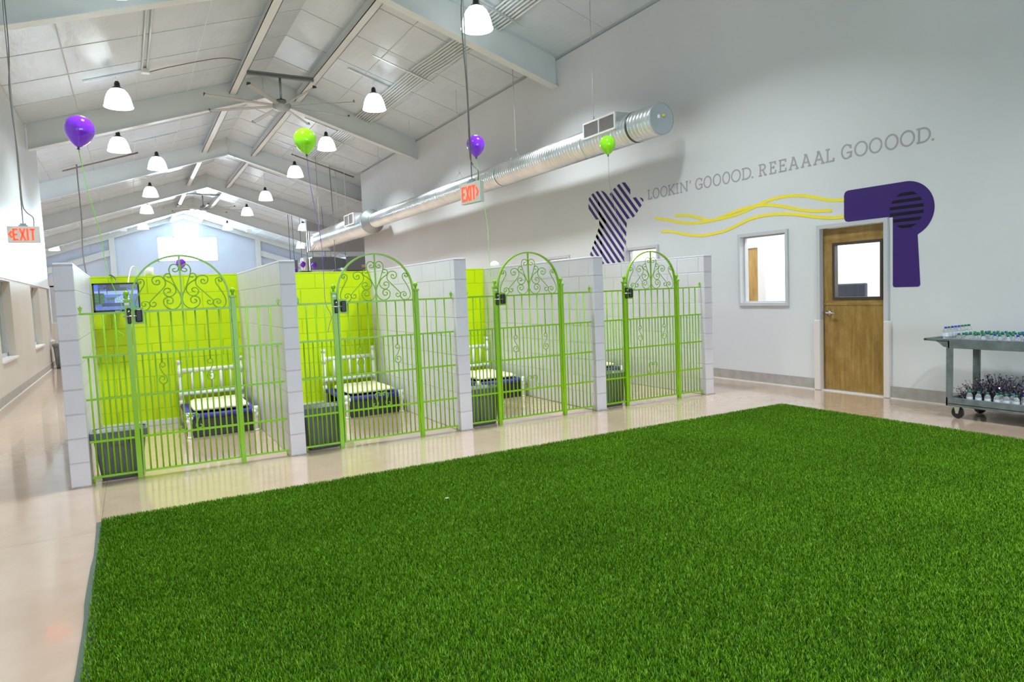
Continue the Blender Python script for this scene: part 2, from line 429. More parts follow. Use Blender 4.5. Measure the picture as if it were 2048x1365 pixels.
# rear wall behind the camera, with an added glazed opening for the fill light
wb = MB().prism([(XL-.2, 2.8), (XR+.15, 2.8), (XR+.15, zc(XR)), (RIDGE, zc(RIDGE)), (XL-.2, zc(XL-.2))], 'y', YB-.15, YB)
wb.box(XL-.2, YB-.15, 0, -.5, YB, 2.8); wb.box(6.5, YB-.15, 0, XR+.15, YB, 2.8); wb.box(-.5, YB-.15, 0, 6.5, YB, .2)
struct(wb.build('wall_back', M_wallR))
t = thing('window_13', None, None, (-.5, YB, .2), kind='structure'); b = MB()
for k in range(6): b.box(-.5+k*1.39, YB-.11, .2, -.5+k*1.39+.05, YB-.04, 2.8)
for zz in (.2, 2.75): b.box(-.5, YB-.1, zz, 6.5, YB-.05, zz+.05)
b.build('window_frame', M_frame, t); MB().box(-.5, YB-.08, .2, 6.5, YB-.075, 2.8).build('glass_pane', M_glass, t)
struct(MB().prism([(XR+.15, 0), (XE, 0), (XE, zc(XE)), (XR+.15, zc(XR+.15))], 'y', 12.95, 13.1).build('wall_offices', M_wallR))
# far gable wall with three bright windows
g = MB()
g.prism([(XW, 0), (1.88, 0), (1.88, zc(1.88)), (XW, zc(XW))], 'y', YG, YG+.15)
g.prism([(5.58, 0), (XE, 0), (XE, zc(XE)), (5.58, zc(5.58))], 'y', YG, YG+.15)
g.prism([(1.88, 0), (5.58, 0), (5.58, 4.45), (1.88, 4.45)], 'y', YG, YG+.15)
g.prism([(1.88, 6.08), (2.92, 6.08), (2.92, zc(2.92)), (1.88, zc(1.88))], 'y', YG, YG+.15)
g.prism([(4.46, 6.08), (5.58, 6.08), (5.58, zc(5.58)), (4.46, zc(4.46))], 'y', YG, YG+.15)
g.prism([(2.92, 7.0), (4.46, 7.0), (4.46, zc(4.46)), (RIDGE, zc(RIDGE)), (2.92, zc(2.92))], 'y', YG, YG+.15)
struct(g.build('wall_far_gable', M_gable))
def wframe(i, x0, x1, z0, z1, bars):
    t = thing('window_%d' % i, None, None, (x0, YG, z0), kind='structure')
    b = MB()
    for xx in (x0, x1-.05): b.box(xx, YG-.02, z0, xx+.05, YG+.1, z1)
    for zz in (z0, z1-.05)+tuple(bars): b.box(x0, YG-.02, zz, x1, YG+.1, zz+.05)
    b.build('window_frame', M_white, t)
    MB().box(x0, YG+.05, z0, x1, YG+.055, z1).build('glass_pane', M_glass, t)
wframe(10, 1.88, 2.90, 4.45, 6.08, ()); wframe(11, 2.94, 4.44, 4.45, 7.0, (6.2,)); wframe(12, 4.48, 5.58, 4.45, 6.08, ())
# gable framing: two posts, sloping girts and the rake beam
b = MB()
for x in (-0.72, 8.2): b.box(x-.16, YG-.35, 0, x+.16, YG, zc(x)-.2)
struct(b.build('trim_10', M_beam))
b = MB()
for xe in (XW, XE):
    for dz, th in ((-.30, .30), ):
        b.prism([(RIDGE, zc(RIDGE)+dz), (xe, zc(xe)+dz), (xe, zc(xe)), (RIDGE, zc(RIDGE))], 'y', YG-.3, YG-.2)
    s_ = -0.88 if xe == XW else 8.36
    b.prism([(s_, zc(s_)-1.35), (xe, zc(xe)-1.35), (xe, zc(xe)-.95), (s_, zc(s_)-.95)], 'y', YG-.25, YG-.05)
struct(b.build('trim_11', M_beam))
# bulkhead on the right beyond the partition
struct(MB().prism([(8.15, 3.94), (XE, 3.94), (XE, zc(XE)), (8.15, zc(8.15))], 'y', 35.7, 35.85).build('wall_bulkhead', soft('grey_bulkhead', rgb(168, 168, 168), rgb(176, 176, 176), .5)))

# baseboards
for nm, a, b_ in (('baseboard_right', 5.93, 25.6), ('baseboard_right_near', YB, 4.95)):
    struct(MB().box(XR-.014, a, .008, XR, b_, .150).build(nm, M_base))
struct(MB().box(XR-.022, 5.93, 0, XR, 25.6, .012).build('trim_12', M_caulk)); struct(MB().box(XR-.022, YB, 0, XR, 4.95, .012).build('trim_13', M_caulk))
struct(MB().box(XL+.012, YB, .008, XL+.026, 21.9, .155).build('baseboard_left', M_base))
struct(MB().box(XL+.012, YB, 0, XL+.034, 21.9, .012).build('trim_14', M_caulk))

# windows in the right wall
def rwin(i, y0, y1, z0, z1):
    t = thing('window_%d' % i, None, None, (XR, y0, z0), kind='structure'); f = MB(); e = .045
    for a, b_ in ((y0, y0+e), (y1-e, y1)): f.box(XR-.028, a, z0, XR+T, b_, z1)
    for a, b_ in ((z0, z0+e), (z1-e, z1)): f.box(XR-.0275, y0+e, a, XR+T-.001, y1-e, b_)
    for a, b_ in ((y0+e, y0+e+.02), (y1-e-.02, y1-e)): f.box(XR+.06, a, z0+e, XR+.10, b_, z1-e)
    for a, b_ in ((z0+e, z0+e+.02), (z1-e-.02, z1-e)): f.box(XR+.061, y0+e+.02, a, XR+.099, y1-e-.02, b_)
    f.build('window_frame', M_frame, t)
    MB().box(XR+.078, y0+e, z0+e, XR+.083, y1-e, z1-e).build('glass_pane', M_glass, t)
rwin(1, 6.378, 7.262, 1.127, 2.186); rwin(2, 9.02, 9.93, 1.127, 2.186); rwin(3, 11.72, 12.64, 1.127, 2.186)
# door in the right wall
d = thing('door_1', None, None, (XR, 5.0, 0), kind='structure')
f = MB()
for a, b_ in ((4.955, 5.005), (5.875, 5.925)): f.box(XR-.03, a, 0, XR+T, b_, 2.18)
f.box(XR-.0295, 5.005, 2.13, XR+T-.001, 5.875, 2.18)
for a, b_ in ((5.005, 5.02), (5.86, 5.875)): f.box(XR+.085, a, 0, XR+.11, b_, 2.13)
f.build('door_frame', M_frame, d)
dx0, dx1, dy0, dy1 = XR+.04, XR+.084, 5.008, 5.872
lf = MB(); lf.box(dx0, dy0, .02, dx1, dy1, 1.215); lf.box(dx0, dy0, 1.215, dx1, 5.055, 1.92); lf.box(dx0, 5.725, 1.215, dx1, dy1, 1.92)
leaf = lf.build('door_leaf', M_wood, d)
MB().box(dx0, dy0, 1.92, dx1, dy1, 2.125).build('door_top_rail', M_woodh, d)
MB().box(dx0-.006, dy0+.005, 1.13, dx0+.001, dy1-.005, 1.19).build('door_cross_rail', M_woodh, d)
f = MB(); e = .035
for a, b_ in ((5.05, 5.05+e), (5.695, 5.73)): f.box(dx0-.014, a, 1.20, dx1+.01, b_, 1.935)
for a, b_ in ((1.20, 1.235), (1.90, 1.935)): f.box(dx0-.0135, 5.085, a, dx1+.009, 5.695, b_)
f.build('door_window_frame', M_bronze, d)
MB().box(dx0+.02, 5.085, 1.235, dx0+.025, 5.695, 1.90).build('door_glass', M_glass, d)
h = MB(); h.lathe([(.001, -.006), (.034, -.006), (.038, 0), (.034, .012), (.018, .02), (.015, .055), (.001, .058)], (0, 0, 0), 'x', 24, False, False)
h.tube([(.05, 0, 0), (.052, -.03, 0), (.05, -.07, -.002), (.046, -.115, -.004)], [.013, .012, .010, .008], 10)
h.build('door_handle', M_chrome, d, xf=Matrix.Translation((dx0-.006, 5.79, 1.03)) @ Matrix.Scale(-1, 4, (1, 0, 0)))
sc_ = MB()
for z in (1.165, .075):
    for k in range(6): sc_.cyl((dx0-.009, 5.09+k*.14, z), (dx0, 5.09+k*.14, z), .006, 8)
sc_.build('kick_plate_screws', M_chrome, d)
for a, b_ in ((4.925, 5.0), (5.868, 5.96)):
    g = MB().box(XR-.045, a, .0, XR+.03, b_, .94, .012); g.build('door_guard', M_guard, d)
MB().box(XR-.02, 5.0, 0, XR+.12, 5.88, .012).build('threshold', M_caulk, d)
# rooms behind the right wall
b = MB(); b.box(9.62, 2.9, 0, 9.74, 8.16, 2.75); b.box(9.62, 9.15, 0, 9.74, 12.95, 2.75); b.box(9.62, 8.16, 2.13, 9.74, 9.15, 2.75)
b.box(XR+T, 2.8, 0, 9.74, 2.9, 2.75)
struct(b.build('wall_office', M_officewall))
struct(MB().box(XR+T, 2.8, 2.75, 9.74, 12.95, 2.85).build('ceiling_office', M_officewall))
d3 = thing('door_3', None, None, (9.55, 8.2, 0), kind='structure')
MB().box(9.64, 8.32, .01, 9.68, 9.10, 2.08).build('door_leaf', M_wood, d3)
f = MB(); f.box(9.60, 8.16, 0, 9.76, 8.32, 2.13); f.box(9.60, 9.08, 0, 9.76, 9.15, 2.13); f.box(9.605, 8.32, 2.07, 9.755, 9.08, 2.13); f.build('door_frame', M_frame, d3)
MB().box(9.625, 8.60, .75, 9.645, 8.95, 1.80).build('door_window_frame', M_bronze, d3)
for i, yy in enumerate((4.2, 7.0, 9.8, 12.0)):
    t = thing('ceiling_light', 'flat white ceiling light panel in the office, number %s from the door' % ('first', 'second', 'third', 'fourth')[i], 'ceiling light', (8.9, yy, 2.75))
    t['label'] = ['square light panel on the office ceiling just inside the wooden door', 'square light panel on the office ceiling behind the grey framed window',
                  'square light panel on the office ceiling behind the window over the last gate', 'square light panel on the office ceiling at the far end'][i]
    MB().box(8.6, yy-.3, 2.735, 9.2, yy+.3, 2.749).build('light_diffuser', M_panel, t)
    area('office_light', (8.9, yy, 2.70), (0, 0, 0), .6, .6, 62.0)
# dark swivel chair seen through the door glass
c = thing('office_chair', 'dark charcoal office chair back seen through the door glass', 'chair', (8.9, 6.05, 0))
MB().box(8.86, 5.84, .78, 8.93, 6.32, 1.40, .02).build('backrest', plain('charcoal_mesh', rgb(52, 58, 78), .6), c)
MB().box(8.45, 5.84, .44, 8.9, 6.32, .52, .02).build('seat', M_black, c)
MB().box(8.87, 6.04, .5, 8.91, 6.12, .8).build('back_support', M_dark, c)
b = MB().cyl((8.68, 6.08, .08), (8.68, 6.08, .44), .03)
for k in range(5):
    a = k*2*PI/5; b.tube([(8.68, 6.08, .10), (8.68+.28*math.cos(a), 6.08+.28*math.sin(a), .06)], .018, 8); b.sphere((8.68+.28*math.cos(a), 6.08+.28*math.sin(a), .028), .027, 10)
b.build('wheeled_base', M_black, c)

# ------------------------------------------------------------------ kennel block walls
KX = [-.524, 1.24, 3.02, 4.83, 6.62]; KT = .143; KY0, KY1, KH = 6.62, 9.50, 1.857
for i, x in enumerate(KX):
    struct(MB().box(x, KY0, 0, x+KT, KY1+.14, KH, .006).build('wall_kennel_%d' % (i+1), M_block))
for i in range(4):
    mt = M_green if i < 3 else M_block
    struct(MB().box(KX[i]+KT, KY1, 0, KX[i+1], KY1+.14, KH).build('wall_kennel_back_%d' % (i+1), M_green))
    struct(MB().box(KX[i]+KT, KY1-.02, 0, KX[i+1], KY1, .07, .004).build('baseboard_kennel_%d' % (i+1), M_caulk))
sk = MB()
for x in KX: sk.box(x-.012, KY0-.012, 0, x+KT+.012, KY0+.05, .008)
struct(sk.build('trim_15', soft('grout_smear', rgb(150, 140, 126), rgb(190, 178, 160), .6, 30)))

# ------------------------------------------------------------------ kennel gate fronts
SCR = {
'S1': [(-0.033, 1.8), (-0.053, 1.795), (-0.056, 1.78), (-0.037, 1.772), (-0.015, 1.782), (-0.009, 1.806), (-0.02, 1.827), (-0.044, 1.836), (-0.07, 1.826), (-0.086, 1.795), (-0.084, 1.762), (-0.073, 1.725), (-0.047, 1.654), (-0.019, 1.591), (-0.006, 1.549), (-0.006, 1.508), (-0.029, 1.467), (-0.064, 1.446), (-0.097, 1.447), (-0.13, 1.467), (-0.147, 1.5), (-0.141, 1.533), (-0.117, 1.549), (-0.088, 1.548), (-0.071, 1.527), (-0.076, 1.502), (-0.095, 1.492), (-0.116, 1.501), (-0.118, 1.518), (-0.101, 1.524)],
'S2': [(-0.112, 1.592), (-0.091, 1.598), (-0.087, 1.614), (-0.101, 1.627), (-0.125, 1.625), (-0.14, 1.603), (-0.132, 1.574), (-0.107, 1.557), (-0.078, 1.56), (-0.05, 1.584), (-0.042, 1.617), (-0.055, 1.65), (-0.082, 1.676), (-0.119, 1.701), (-0.13, 1.726), (-0.119, 1.748), (-0.098, 1.756), (-0.079, 1.746), (-0.08, 1.725), (-0.097, 1.721), (-0.106, 1.725)],
'S3': [(-0.196, 1.682), (-0.19, 1.698), (-0.171, 1.698), (-0.166, 1.682), (-0.175, 1.665), (-0.201, 1.662), (-0.222, 1.683), (-0.223, 1.711), (-0.203, 1.731), (-0.17, 1.735), (-0.142, 1.722), (-0.124, 1.693), (-0.123, 1.66), (-0.141, 1.632), (-0.196, 1.576), (-0.246, 1.524), (-0.258, 1.504), (-0.252, 1.483), (-0.229, 1.472), (-0.21, 1.486), (-0.209, 1.504), (-0.223, 1.511), (-0.235, 1.503)],
'S4': [(-0.324, 1.687), (-0.312, 1.695), (-0.315, 1.679), (-0.334, 1.675), (-0.341, 1.69), (-0.328, 1.71), (-0.307, 1.712), (-0.289, 1.697), (-0.29, 1.664), (-0.316, 1.62), (-0.346, 1.564), (-0.362, 1.52), (-0.364, 1.487), (-0.347, 1.454), (-0.315, 1.441), (-0.282, 1.448), (-0.26, 1.471), (-0.256, 1.496), (-0.269, 1.515), (-0.295, 1.522), (-0.314, 1.512), (-0.32, 1.492), (-0.306, 1.479), (-0.29, 1.485), (-0.289, 1.497), (-0.298, 1.503)],
'S5': [(-0.205, 0.952), (-0.193, 0.941), (-0.175, 0.956), (-0.182, 0.980), (-0.207, 0.98), (-0.217, 0.948), (-0.196, 0.893), (-0.168, 0.850), (-0.168, 0.812), (-0.198, 0.795), (-0.226, 0.818), (-0.222, 0.85), (-0.196, 0.86), (-0.183, 0.838), (-0.198, 0.825)],
'S6': [(-0.008, 0.485), (-0.020, 0.473), (-0.035, 0.482), (-0.03, 0.503), (-0.012, 0.511), (-0.043, 0.507), (-0.056, 0.482), (-0.045, 0.439), (-0.033, 0.395), (-0.05, 0.369), (-0.072, 0.378), (-0.071, 0.4), (-0.058, 0.403)]}
SCR['S6'] = [(-0.022, 0.483), (-0.012, 0.476), (-0.008, 0.492), (-0.022, 0.506), (-0.044, 0.503), (-0.056, 0.482), (-0.046, 0.439), (-0.033, 0.398), (-0.045, 0.372), (-0.066, 0.372), (-0.074, 0.390), (-0.062, 0.402)]
GY = 6.685; RZ = (1.435, 1.075, .714, .355, .052); U1, U2, GW = .365, 1.222, 1.64
def gate_front(x0, label):
    t = thing('kennel_gate', label, 'metal gate', (x0, GY, 0), 'green metal gates across the kennels')
    X = lambda u: x0+u
    def posts(u):
        p = MB().box(X(u)-.02, GY-.02, 0, X(u)+.02, GY+.02, 1.525)
        po = p.build('gate_post', M_gate, t)
        f = MB().box(X(u)-.028, GY-.028, 1.525, X(u)+.028, GY+.028, 1.548, .004)
        f.lathe([(.014, 1.548), (.010, 1.56), (.013, 1.57), (.021, 1.585), (.022, 1.598), (.016, 1.612), (.004, 1.619), (.001, 1.6195)], (X(u), GY, 0), 'z', 16)
        f.build('post_finial', M_gate, po)
        if u == U1: MB().box(X(u)-.017, GY-.022, 1.495, X(u)+.017, GY-.0195, 1.515).build('white_sticker', M_white, po)
    posts(U1); posts(U2)
    def panel(a, b_, wall_left):
        p = MB()
        for i, z in enumerate(RZ):
            p.box(X(a), GY-.008, z-.0085, X(b_), GY+.009, z+.0085)
        n = 7; st = (b_-a-.03)/(n)
        for k in range(n):
            u = a+.03+st*(k+.25) if wall_left else a+st*(k+.75)
            top = RZ[0] if k % 2 == 1 else RZ[1]
            p.cyl((X(u), GY, RZ[4]), (X(u), GY, top), .0072, 8)
        e = a+.012 if wall_left else b_-.012
        p.cyl((X(e), GY, .004), (X(e), GY, RZ[4]), .008, 8)
        p.cyl((X(e), GY, RZ[0]), (X(e), GY, RZ[0]+.03), .006, 8)
        pn = p.build('fence_panel', M_gate, t)
        s = MB()
        z0 = RZ[0]+.02
        s.prism([(X(e)-.009, z0), (X(e)+.009, z0), (X(e)+.016, z0+.035), (X(e)+.006, z0+.035), (X(e), z0+.055), (X(e)-.006, z0+.035), (X(e)-.016, z0+.035)], 'y', GY-.005, GY+.005)
        s.build('leaf_finial', M_gate, pn)
    panel(.008, U1-.02, True); panel(U2+.02, GW-.008, False)
    # swinging gate leaf
    a, b_ = .402, 1.192; c_ = (a+b_)/2; g = MB()
    for u in (a, b_): g.box(X(u)-.008, GY-.014, .045, X(u)+.008, GY+.014, 1.54)
    for z in RZ: g.box(X(a), GY-.008, z-.0085, X(b_), GY+.009, z+.0085)
    leaf = g.build('gate_leaf', M_gate, t)
    r = (b_-a)/2; arc = [(X(c_)-r*math.cos(q), GY, 1.535+.38*math.sin(q)) for q in [PI*k/40 for k in range(41)]]
    am = MB()
    for p0, p1 in zip(arc, arc[1:]):
        pass
    # flat bar bent into an arch
    o_ = [(p[0], p[2]) for p in arc]; oi = []
    for k, q in enumerate([PI*k/40 for k in range(41)]): oi.append((X(c_)-(r-.011)*math.cos(q), 1.535+(.38-.011)*math.sin(q)))
    oo = [(X(c_)-(r+.004)*math.cos(q), 1.535+(.38+.004)*math.sin(q)) for q in [PI*k/40 for k in range(41)]]
    for k in range(40): am.prism([oo[k], oo[k+1], oi[k+1], oi[k]], 'y', GY-.014, GY+.014)
    bmesh.ops.remove_doubles(am.bm, verts=am.bm.verts, dist=1e-6)
    am.build('gate_arch', M_gate, leaf)
    pk = MB(); pk.box(X(c_)-.007, GY-.007, RZ[0], X(c_)+.007, GY+.007, 1.905)
    n = 15; st = (b_-a)/(n+1)
    for k in range(1, n+1):
        u = a+st*k; full = (k % 2 == 0)
        if abs(u-c_) > .19 and abs(u-c_) < .21:          # pickets broken by the small scrolls
            pk.cyl((X(u), GY, .985), (X(u), GY, RZ[0]), .0072, 8); pk.cyl((X(u), GY, RZ[4]), (X(u), GY, .79), .0072, 8)
        else: pk.cyl((X(u), GY, RZ[4]), (X(u), GY, RZ[0] if full else RZ[1]), .0072, 8)
    pk.build('gate_bars', M_gate, leaf)
    SCR['S6'] = [(p[0]*1.22, p[1]) for p in SCR['S6']]
    for key in ('S1', 'S2', 'S3', 'S4', 'S5', 'S6'):
        for s_ in (1, -1):
            pts = catmull([(p[0]*s_, p[1]) for p in SCR[key]], 4)
            m_ = MB().tube([(X(c_)+p[0], GY, p[1]) for p in pts], .0050, 6)
            m_.build('gate_scroll', M_gate, leaf)
    # latch: black lock body on the post, keeper on the leaf, steel bolt
    la = MB().box(X(U1)-.004+.0, GY-.045, 1.335, X(U1)+.026, GY-.02, 1.47, .008)
    la.box(X(a)+.02, GY-.04, 1.345, X(a)+.075, GY-.012, 1.455, .012)
    la.build('latch_body', M_black, leaf)
    lb = MB().cyl((X(U1)-.035, GY-.05, 1.40), (X(a)+.03, GY-.05, 1.40), .006, 10); lb.sphere((X(U1)+.01, GY-.05, 1.44), .009, 10)
    lb.build('latch_bolt', M_chrome, leaf)
    MB().box(X(a)+.008, GY-.012, 1.33, X(a)+.085, GY-.008, 1.47).build('latch_plate', M_gate, leaf)
    for z in (1.36, .20):
        MB().cyl((X(b_)+.010, GY-.012, z-.06), (X(b_)+.010, GY-.012, z+.06), .008, 10).build('gate_hinge', M_gate, leaf)
    return t
GLAB = ['green metal gate with scrolled arch in front of the television kennel, leftmost of four',
        'green metal gate with scrolled arch, second from the left, between the first and second bright green back walls',
        'green metal gate with scrolled arch, third from the left, mostly against a grey block wall',
        'green metal gate with scrolled arch nearest the wooden door, rightmost of four']
GLAB[1] = 'green metal gate with scrolled arch, second from the left, a full cot behind it'
g0 = gate_front(KX[0]+KT, GLAB[0])
g0.scale = ((KX[1]-KX[0]-KT)/GW, 1, 1)
for i in (1, 2, 3):
    q = copy_tree(g0, (KX[i]+KT, GY, 0), GLAB[i]); q.scale = ((KX[i+1]-KX[i]-KT)/GW, 1, 1)

# ------------------------------------------------------------------ dog cots with headboards
def cot(x0, label):
    t = thing('dog_cot', label, 'dog bed', (x0, 8.26, 0), 'white pipe dog cots with purple slings')
    L, D = .715, 1.07; y0 = 8.26; y1 = y0+D; P = .025
    for dx, top in ((.02, 1), (L, 1)):
        b = MB().cyl((x0+dx, y1, 0), (x0+dx, y1, .80), P, 14)
        for z0, z1 in ((.22, .30), (.33, .42), (.60, .69), (.755, .80)): b.cyl((x0+dx, y1, z0), (x0+dx, y1, z1), P+.006, 14)
        b.build('headboard_post', M_pvc, t)
        f = MB().cyl((x0+dx, y0, 0), (x0+dx, y0, .285), P, 14)
        for z0, z1 in ((.0, .02), (.16, .21), (.225, .285)): f.cyl((x0+dx, y0, z0), (x0+dx, y0, z1), P+.006, 14)
        f.build('leg', M_pvc, t)
    hb = MB()
    for z in (.375, .665): hb.cyl((x0+.02, y1, z), (x0+L, y1, z), .028, 14)
    hb.build('headboard_rail', M_pvc, t)
    for k in range(5):
        u = .155+k*.105+(0.015 if k > 1 else 0); MB().cyl((x0+u, y1, .375), (x0+u, y1, .665), .019, 12).build('headboard_spindle', M_pvc, t)
    fr = MB(); z = .235
    for a, b_ in (((x0+.02, y0, z), (x0+L, y0, z)), ((x0+.02, y0, z), (x0+.02, y1, z)), ((x0+L, y0, z), (x0+L, y1, z))): fr.cyl(a, b_, .02, 12)
    for dx, s_ in ((.02, -1), (L, 1)): fr.sphere((x0+dx-s_*.015, y0-.015, z-.01), .028, 12)
    fr.build('frame_rail', M_pvc, t)
    # purple sling wrapped round the rails, sagging a little
    bm = MB(); nx, ny = 12, 16; grid = []
    for j in range(ny+1):
        row = []
        for i in range(nx+1):
            u, v = i/nx, j/ny; sag = .022*math.sin(PI*u)*math.sin(PI*v)
            row.append(bm.bm.verts.new((x0+.0+u*(L+.02), y0+.035+(D-.07)*v, z+.024-sag)))
        grid.append(row)
    for j in range(ny):
        for i in range(nx): bm.bm.faces.new((grid[j][i], grid[j][i+1], grid[j+1][i+1], grid[j+1][i]))
    bm.tube([(x0+.06, y0, z), (x0+L-.04, y0, z)], .030, 14)
    bm.tube([(x0+.02, y0+.06, z), (x0+.02, y1-.05, z)], .027, 12); bm.tube([(x0+L, y0+.06, z), (x0+L, y1-.05, z)], .027, 12)
    sl = bm.build('sling', M_purplef, t, fixn=False)
    MB().box(x0+.045, y0+.012, .004, x0+L-.03, y0+.026, .20).build('black_skirt', M_black, t)
    MB().box(x0+.045, y1-.03, .004, x0+L-.03, y1-.018, .20).build('black_skirt', M_black, t)
    return t
def pad(x0, label):
    b = MB(); nx, ny = 18, 24; L, D = .60, .86; y0 = 8.34; top = []; bot = []
    for j in range(ny+1):
        r1 = []; r2 = []
        for i in range(nx+1):
            u, v = i/nx*2-1, j/ny*2-1
            e = max(0, 1-(abs(u)**8+abs(v)**8)); h = .028*min(1, e*1.6)**.5
            xx = x0+.075+L/2+u*L/2*(1-.03*abs(v)**6); yy = y0+D/2+v*D/2*(1-.03*abs(u)**6)
            n = .006*math.sin(i*1.9+j*.7)+.005*math.sin(j*2.3-i)
            sag = .020*math.cos(u*PI/2)*math.cos(v*PI/2)
            r1.append(b.bm.verts.new((xx, yy, .302-sag+h+n*.5))); r2.append(b.bm.verts.new((xx, yy, .290-sag-h*.5)))
        top.append(r1); bot.append(r2)
    for j in range(ny):
        for i in range(nx):
            f = b.bm.faces.new((top[j][i], top[j][i+1], top[j+1][i+1], top[j+1][i])); f.smooth = True
            b.bm.faces.new((bot[j][i], bot[j+1][i], bot[j+1][i+1], bot[j][i+1]))
    for j in range(ny):
        b.bm.faces.new((top[j][0], top[j+1][0], bot[j+1][0], bot[j][0])); b.bm.faces.new((top[j][nx], bot[j][nx], bot[j+1][nx], top[j+1][nx]))
    for i in range(nx):
        b.bm.faces.new((top[0][i], bot[0][i], bot[0][i+1], top[0][i+1])); b.bm.faces.new((top[ny][i], top[ny][i+1], bot[ny][i+1], bot[ny][i]))
    o = b.build('fleece_pad', M_fleece)
    # give the mesh its own origin at the cot
    for v in o.data.vertices: v.co -= Vector((x0, 8.26, 0))
    o.location = (x0, 8.26, 0)
    return tag(o, label, 'dog bed pad', 'cream fleece pads on the cots')
bx = [.465, 2.230, 4.03, 5.79]
c0 = cot(bx[0], 'white pipe dog cot with purple sling in the leftmost kennel, below the television wall')
p0 = pad(bx[0], 'cream fleece pad on the cot in the leftmost kennel')
CL = ['', 'white pipe dog cot with purple sling behind the second gate from the left', 'white pipe dog cot behind the third gate, half hidden by the grey bin',
      'white pipe dog cot behind the rightmost gate, almost hidden by bin and wall']
PLb = ['', 'cream fleece pad on the cot behind the second gate from the left', 'cream fleece pad on the cot behind the third gate', 'cream fleece pad on the cot behind the rightmost gate']
for i in (1, 2, 3):
    copy_tree(c0, (bx[i], 8.26, 0), CL[i]); copy_tree(p0, (bx[i], 8.26, 0), PLb[i])

# ------------------------------------------------------------------ grey waste bins
def rrect(w, d, r, n=5):
    pts = []
    for cx_, cy_, a0 in ((w/2-r, d/2-r, 0), (-w/2+r, d/2-r, 90), (-w/2+r, -d/2+r, 180), (w/2-r, -d/2+r, 270)):
        for k in range(n+1):
            a = math.radians(a0+90*k/n); pts.append((cx_+r*math.cos(a), cy_+r*math.sin(a)))
    return pts
def bin_(loc, label, group, hgt=.41, W=.43, D=.29):
    t = thing('waste_bin', label, 'waste bin', loc, group); x, y, z = loc
    b = MB(); rings = []
    for (h, s) in ((.0, .70), (.015, .74), (hgt*.25, .79), (hgt*.5, .84), (hgt*.75, .90), (hgt*.84, .92), (hgt, .98)):
        pts = rrect(W*s, D*s, .045*s)
        rings.append([b.bm.verts.new((x+p[0], y+p[1], h)) for p in pts])
    inner = []
    for (h, s) in ((hgt, .95), (hgt*.5, .81), (.02, .70)):
        pts = rrect(W*s, D*s, .045*s); inner.append([b.bm.verts.new((x+p[0], y+p[1], h)) for p in pts])
    rings += inner; n = len(rings[0])
    for A, B in zip(rings, rings[1:]):
        for k in range(n):
            f = b.bm.faces.new((A[k], A[(k+1) % n], B[(k+1) % n], B[k])); f.smooth = True
    b.bm.faces.new(rings[0][::-1]); b.bm.faces.new(rings[-1])
    b.build('bin_body', M_bin, t)
    r = MB(); o_ = rrect(W*1.03, D*1.03, .055); i_ = rrect(W*.95, D*.95, .045); R4 = []
    for pts, h in ((o_, hgt-.055), (o_, hgt+.004), (i_, hgt+.004), (i_, hgt-.03)): R4.append([r.bm.verts.new((x+p[0], y+p[1], h)) for p in pts])
    for A, B in zip(R4, R4[1:]):
        for k in range(n): r.bm.faces.new((A[k], A[(k+1) % n], B[(k+1) % n], B[k]))
    r.build('bin_rim', M_bin, t)
    for s_ in (-1, 1):
        gmb = MB().box(x-.07, y+s_*D*.47-.012, hgt-.115, x+.07, y+s_*D*.47+.012, hgt-.06, .008); gmb.build('bin_grip', M_bin, t)
    gl = MB()
    for k in range(-2, 3): gl.box(x+k*.055-.008, y-D*.445, .03, x+k*.055+.008, y-D*.37, hgt*.62)
    gl.build('bin_rib', M_bin, t)
    return t
BY = 6.885
b0 = bin_((-.155, BY, 0), 'grey rectangular waste bin behind the leftmost gate below the television', 'grey bins just inside the gates')
for i, lb in ((1, 'grey rectangular waste bin inside the second gate from the left'), (2, 'grey rectangular waste bin inside the third gate, beside a block pier'), (3, 'grey rectangular waste bin inside the rightmost gate')):
    copy_tree(b0, (KX[i]+KT+.225, BY, 0), lb)
bin_((-1.60, 20.95, 0), 'small grey waste bin against the far end of the left corridor', None, .62, .36, .5)

# ------------------------------------------------------------------ television
tv = thing('television', 'flat black television showing an outdoor scene, hung at the back of the leftmost kennel', 'television', (-.13, 9.2, 1.6))
ty = 9.16; x0, x1, z0, z1 = -.362, .112, 1.428, 1.765
f = MB(); e = .018
f.box(x0, ty, z0, x0+e, ty+.05, z1); f.box(x1-e, ty, z0, x1, ty+.05, z1); f.box(x0, ty, z1-e, x1, ty+.05, z1); f.box(x0, ty, z0, x1, ty+.05, z0+e+.008)
f.box(x0, ty+.012, z0, x1, ty+.05, z1)
f.build('bezel', M_black, tv)
NX, NY = 64, 36; sm_ = bpy.data.meshes.new('screen'); vs = []; fs = []; cols = []
for j in range(NY+1):
    for i in range(NX+1): vs.append((x0+e+(x1-x0-2*e)*i/NX+.13, ty+.008-9.2, z0+e+.008+(z1-z0-2*e-.008)*j/NY-1.6))
rs = random.Random(3)
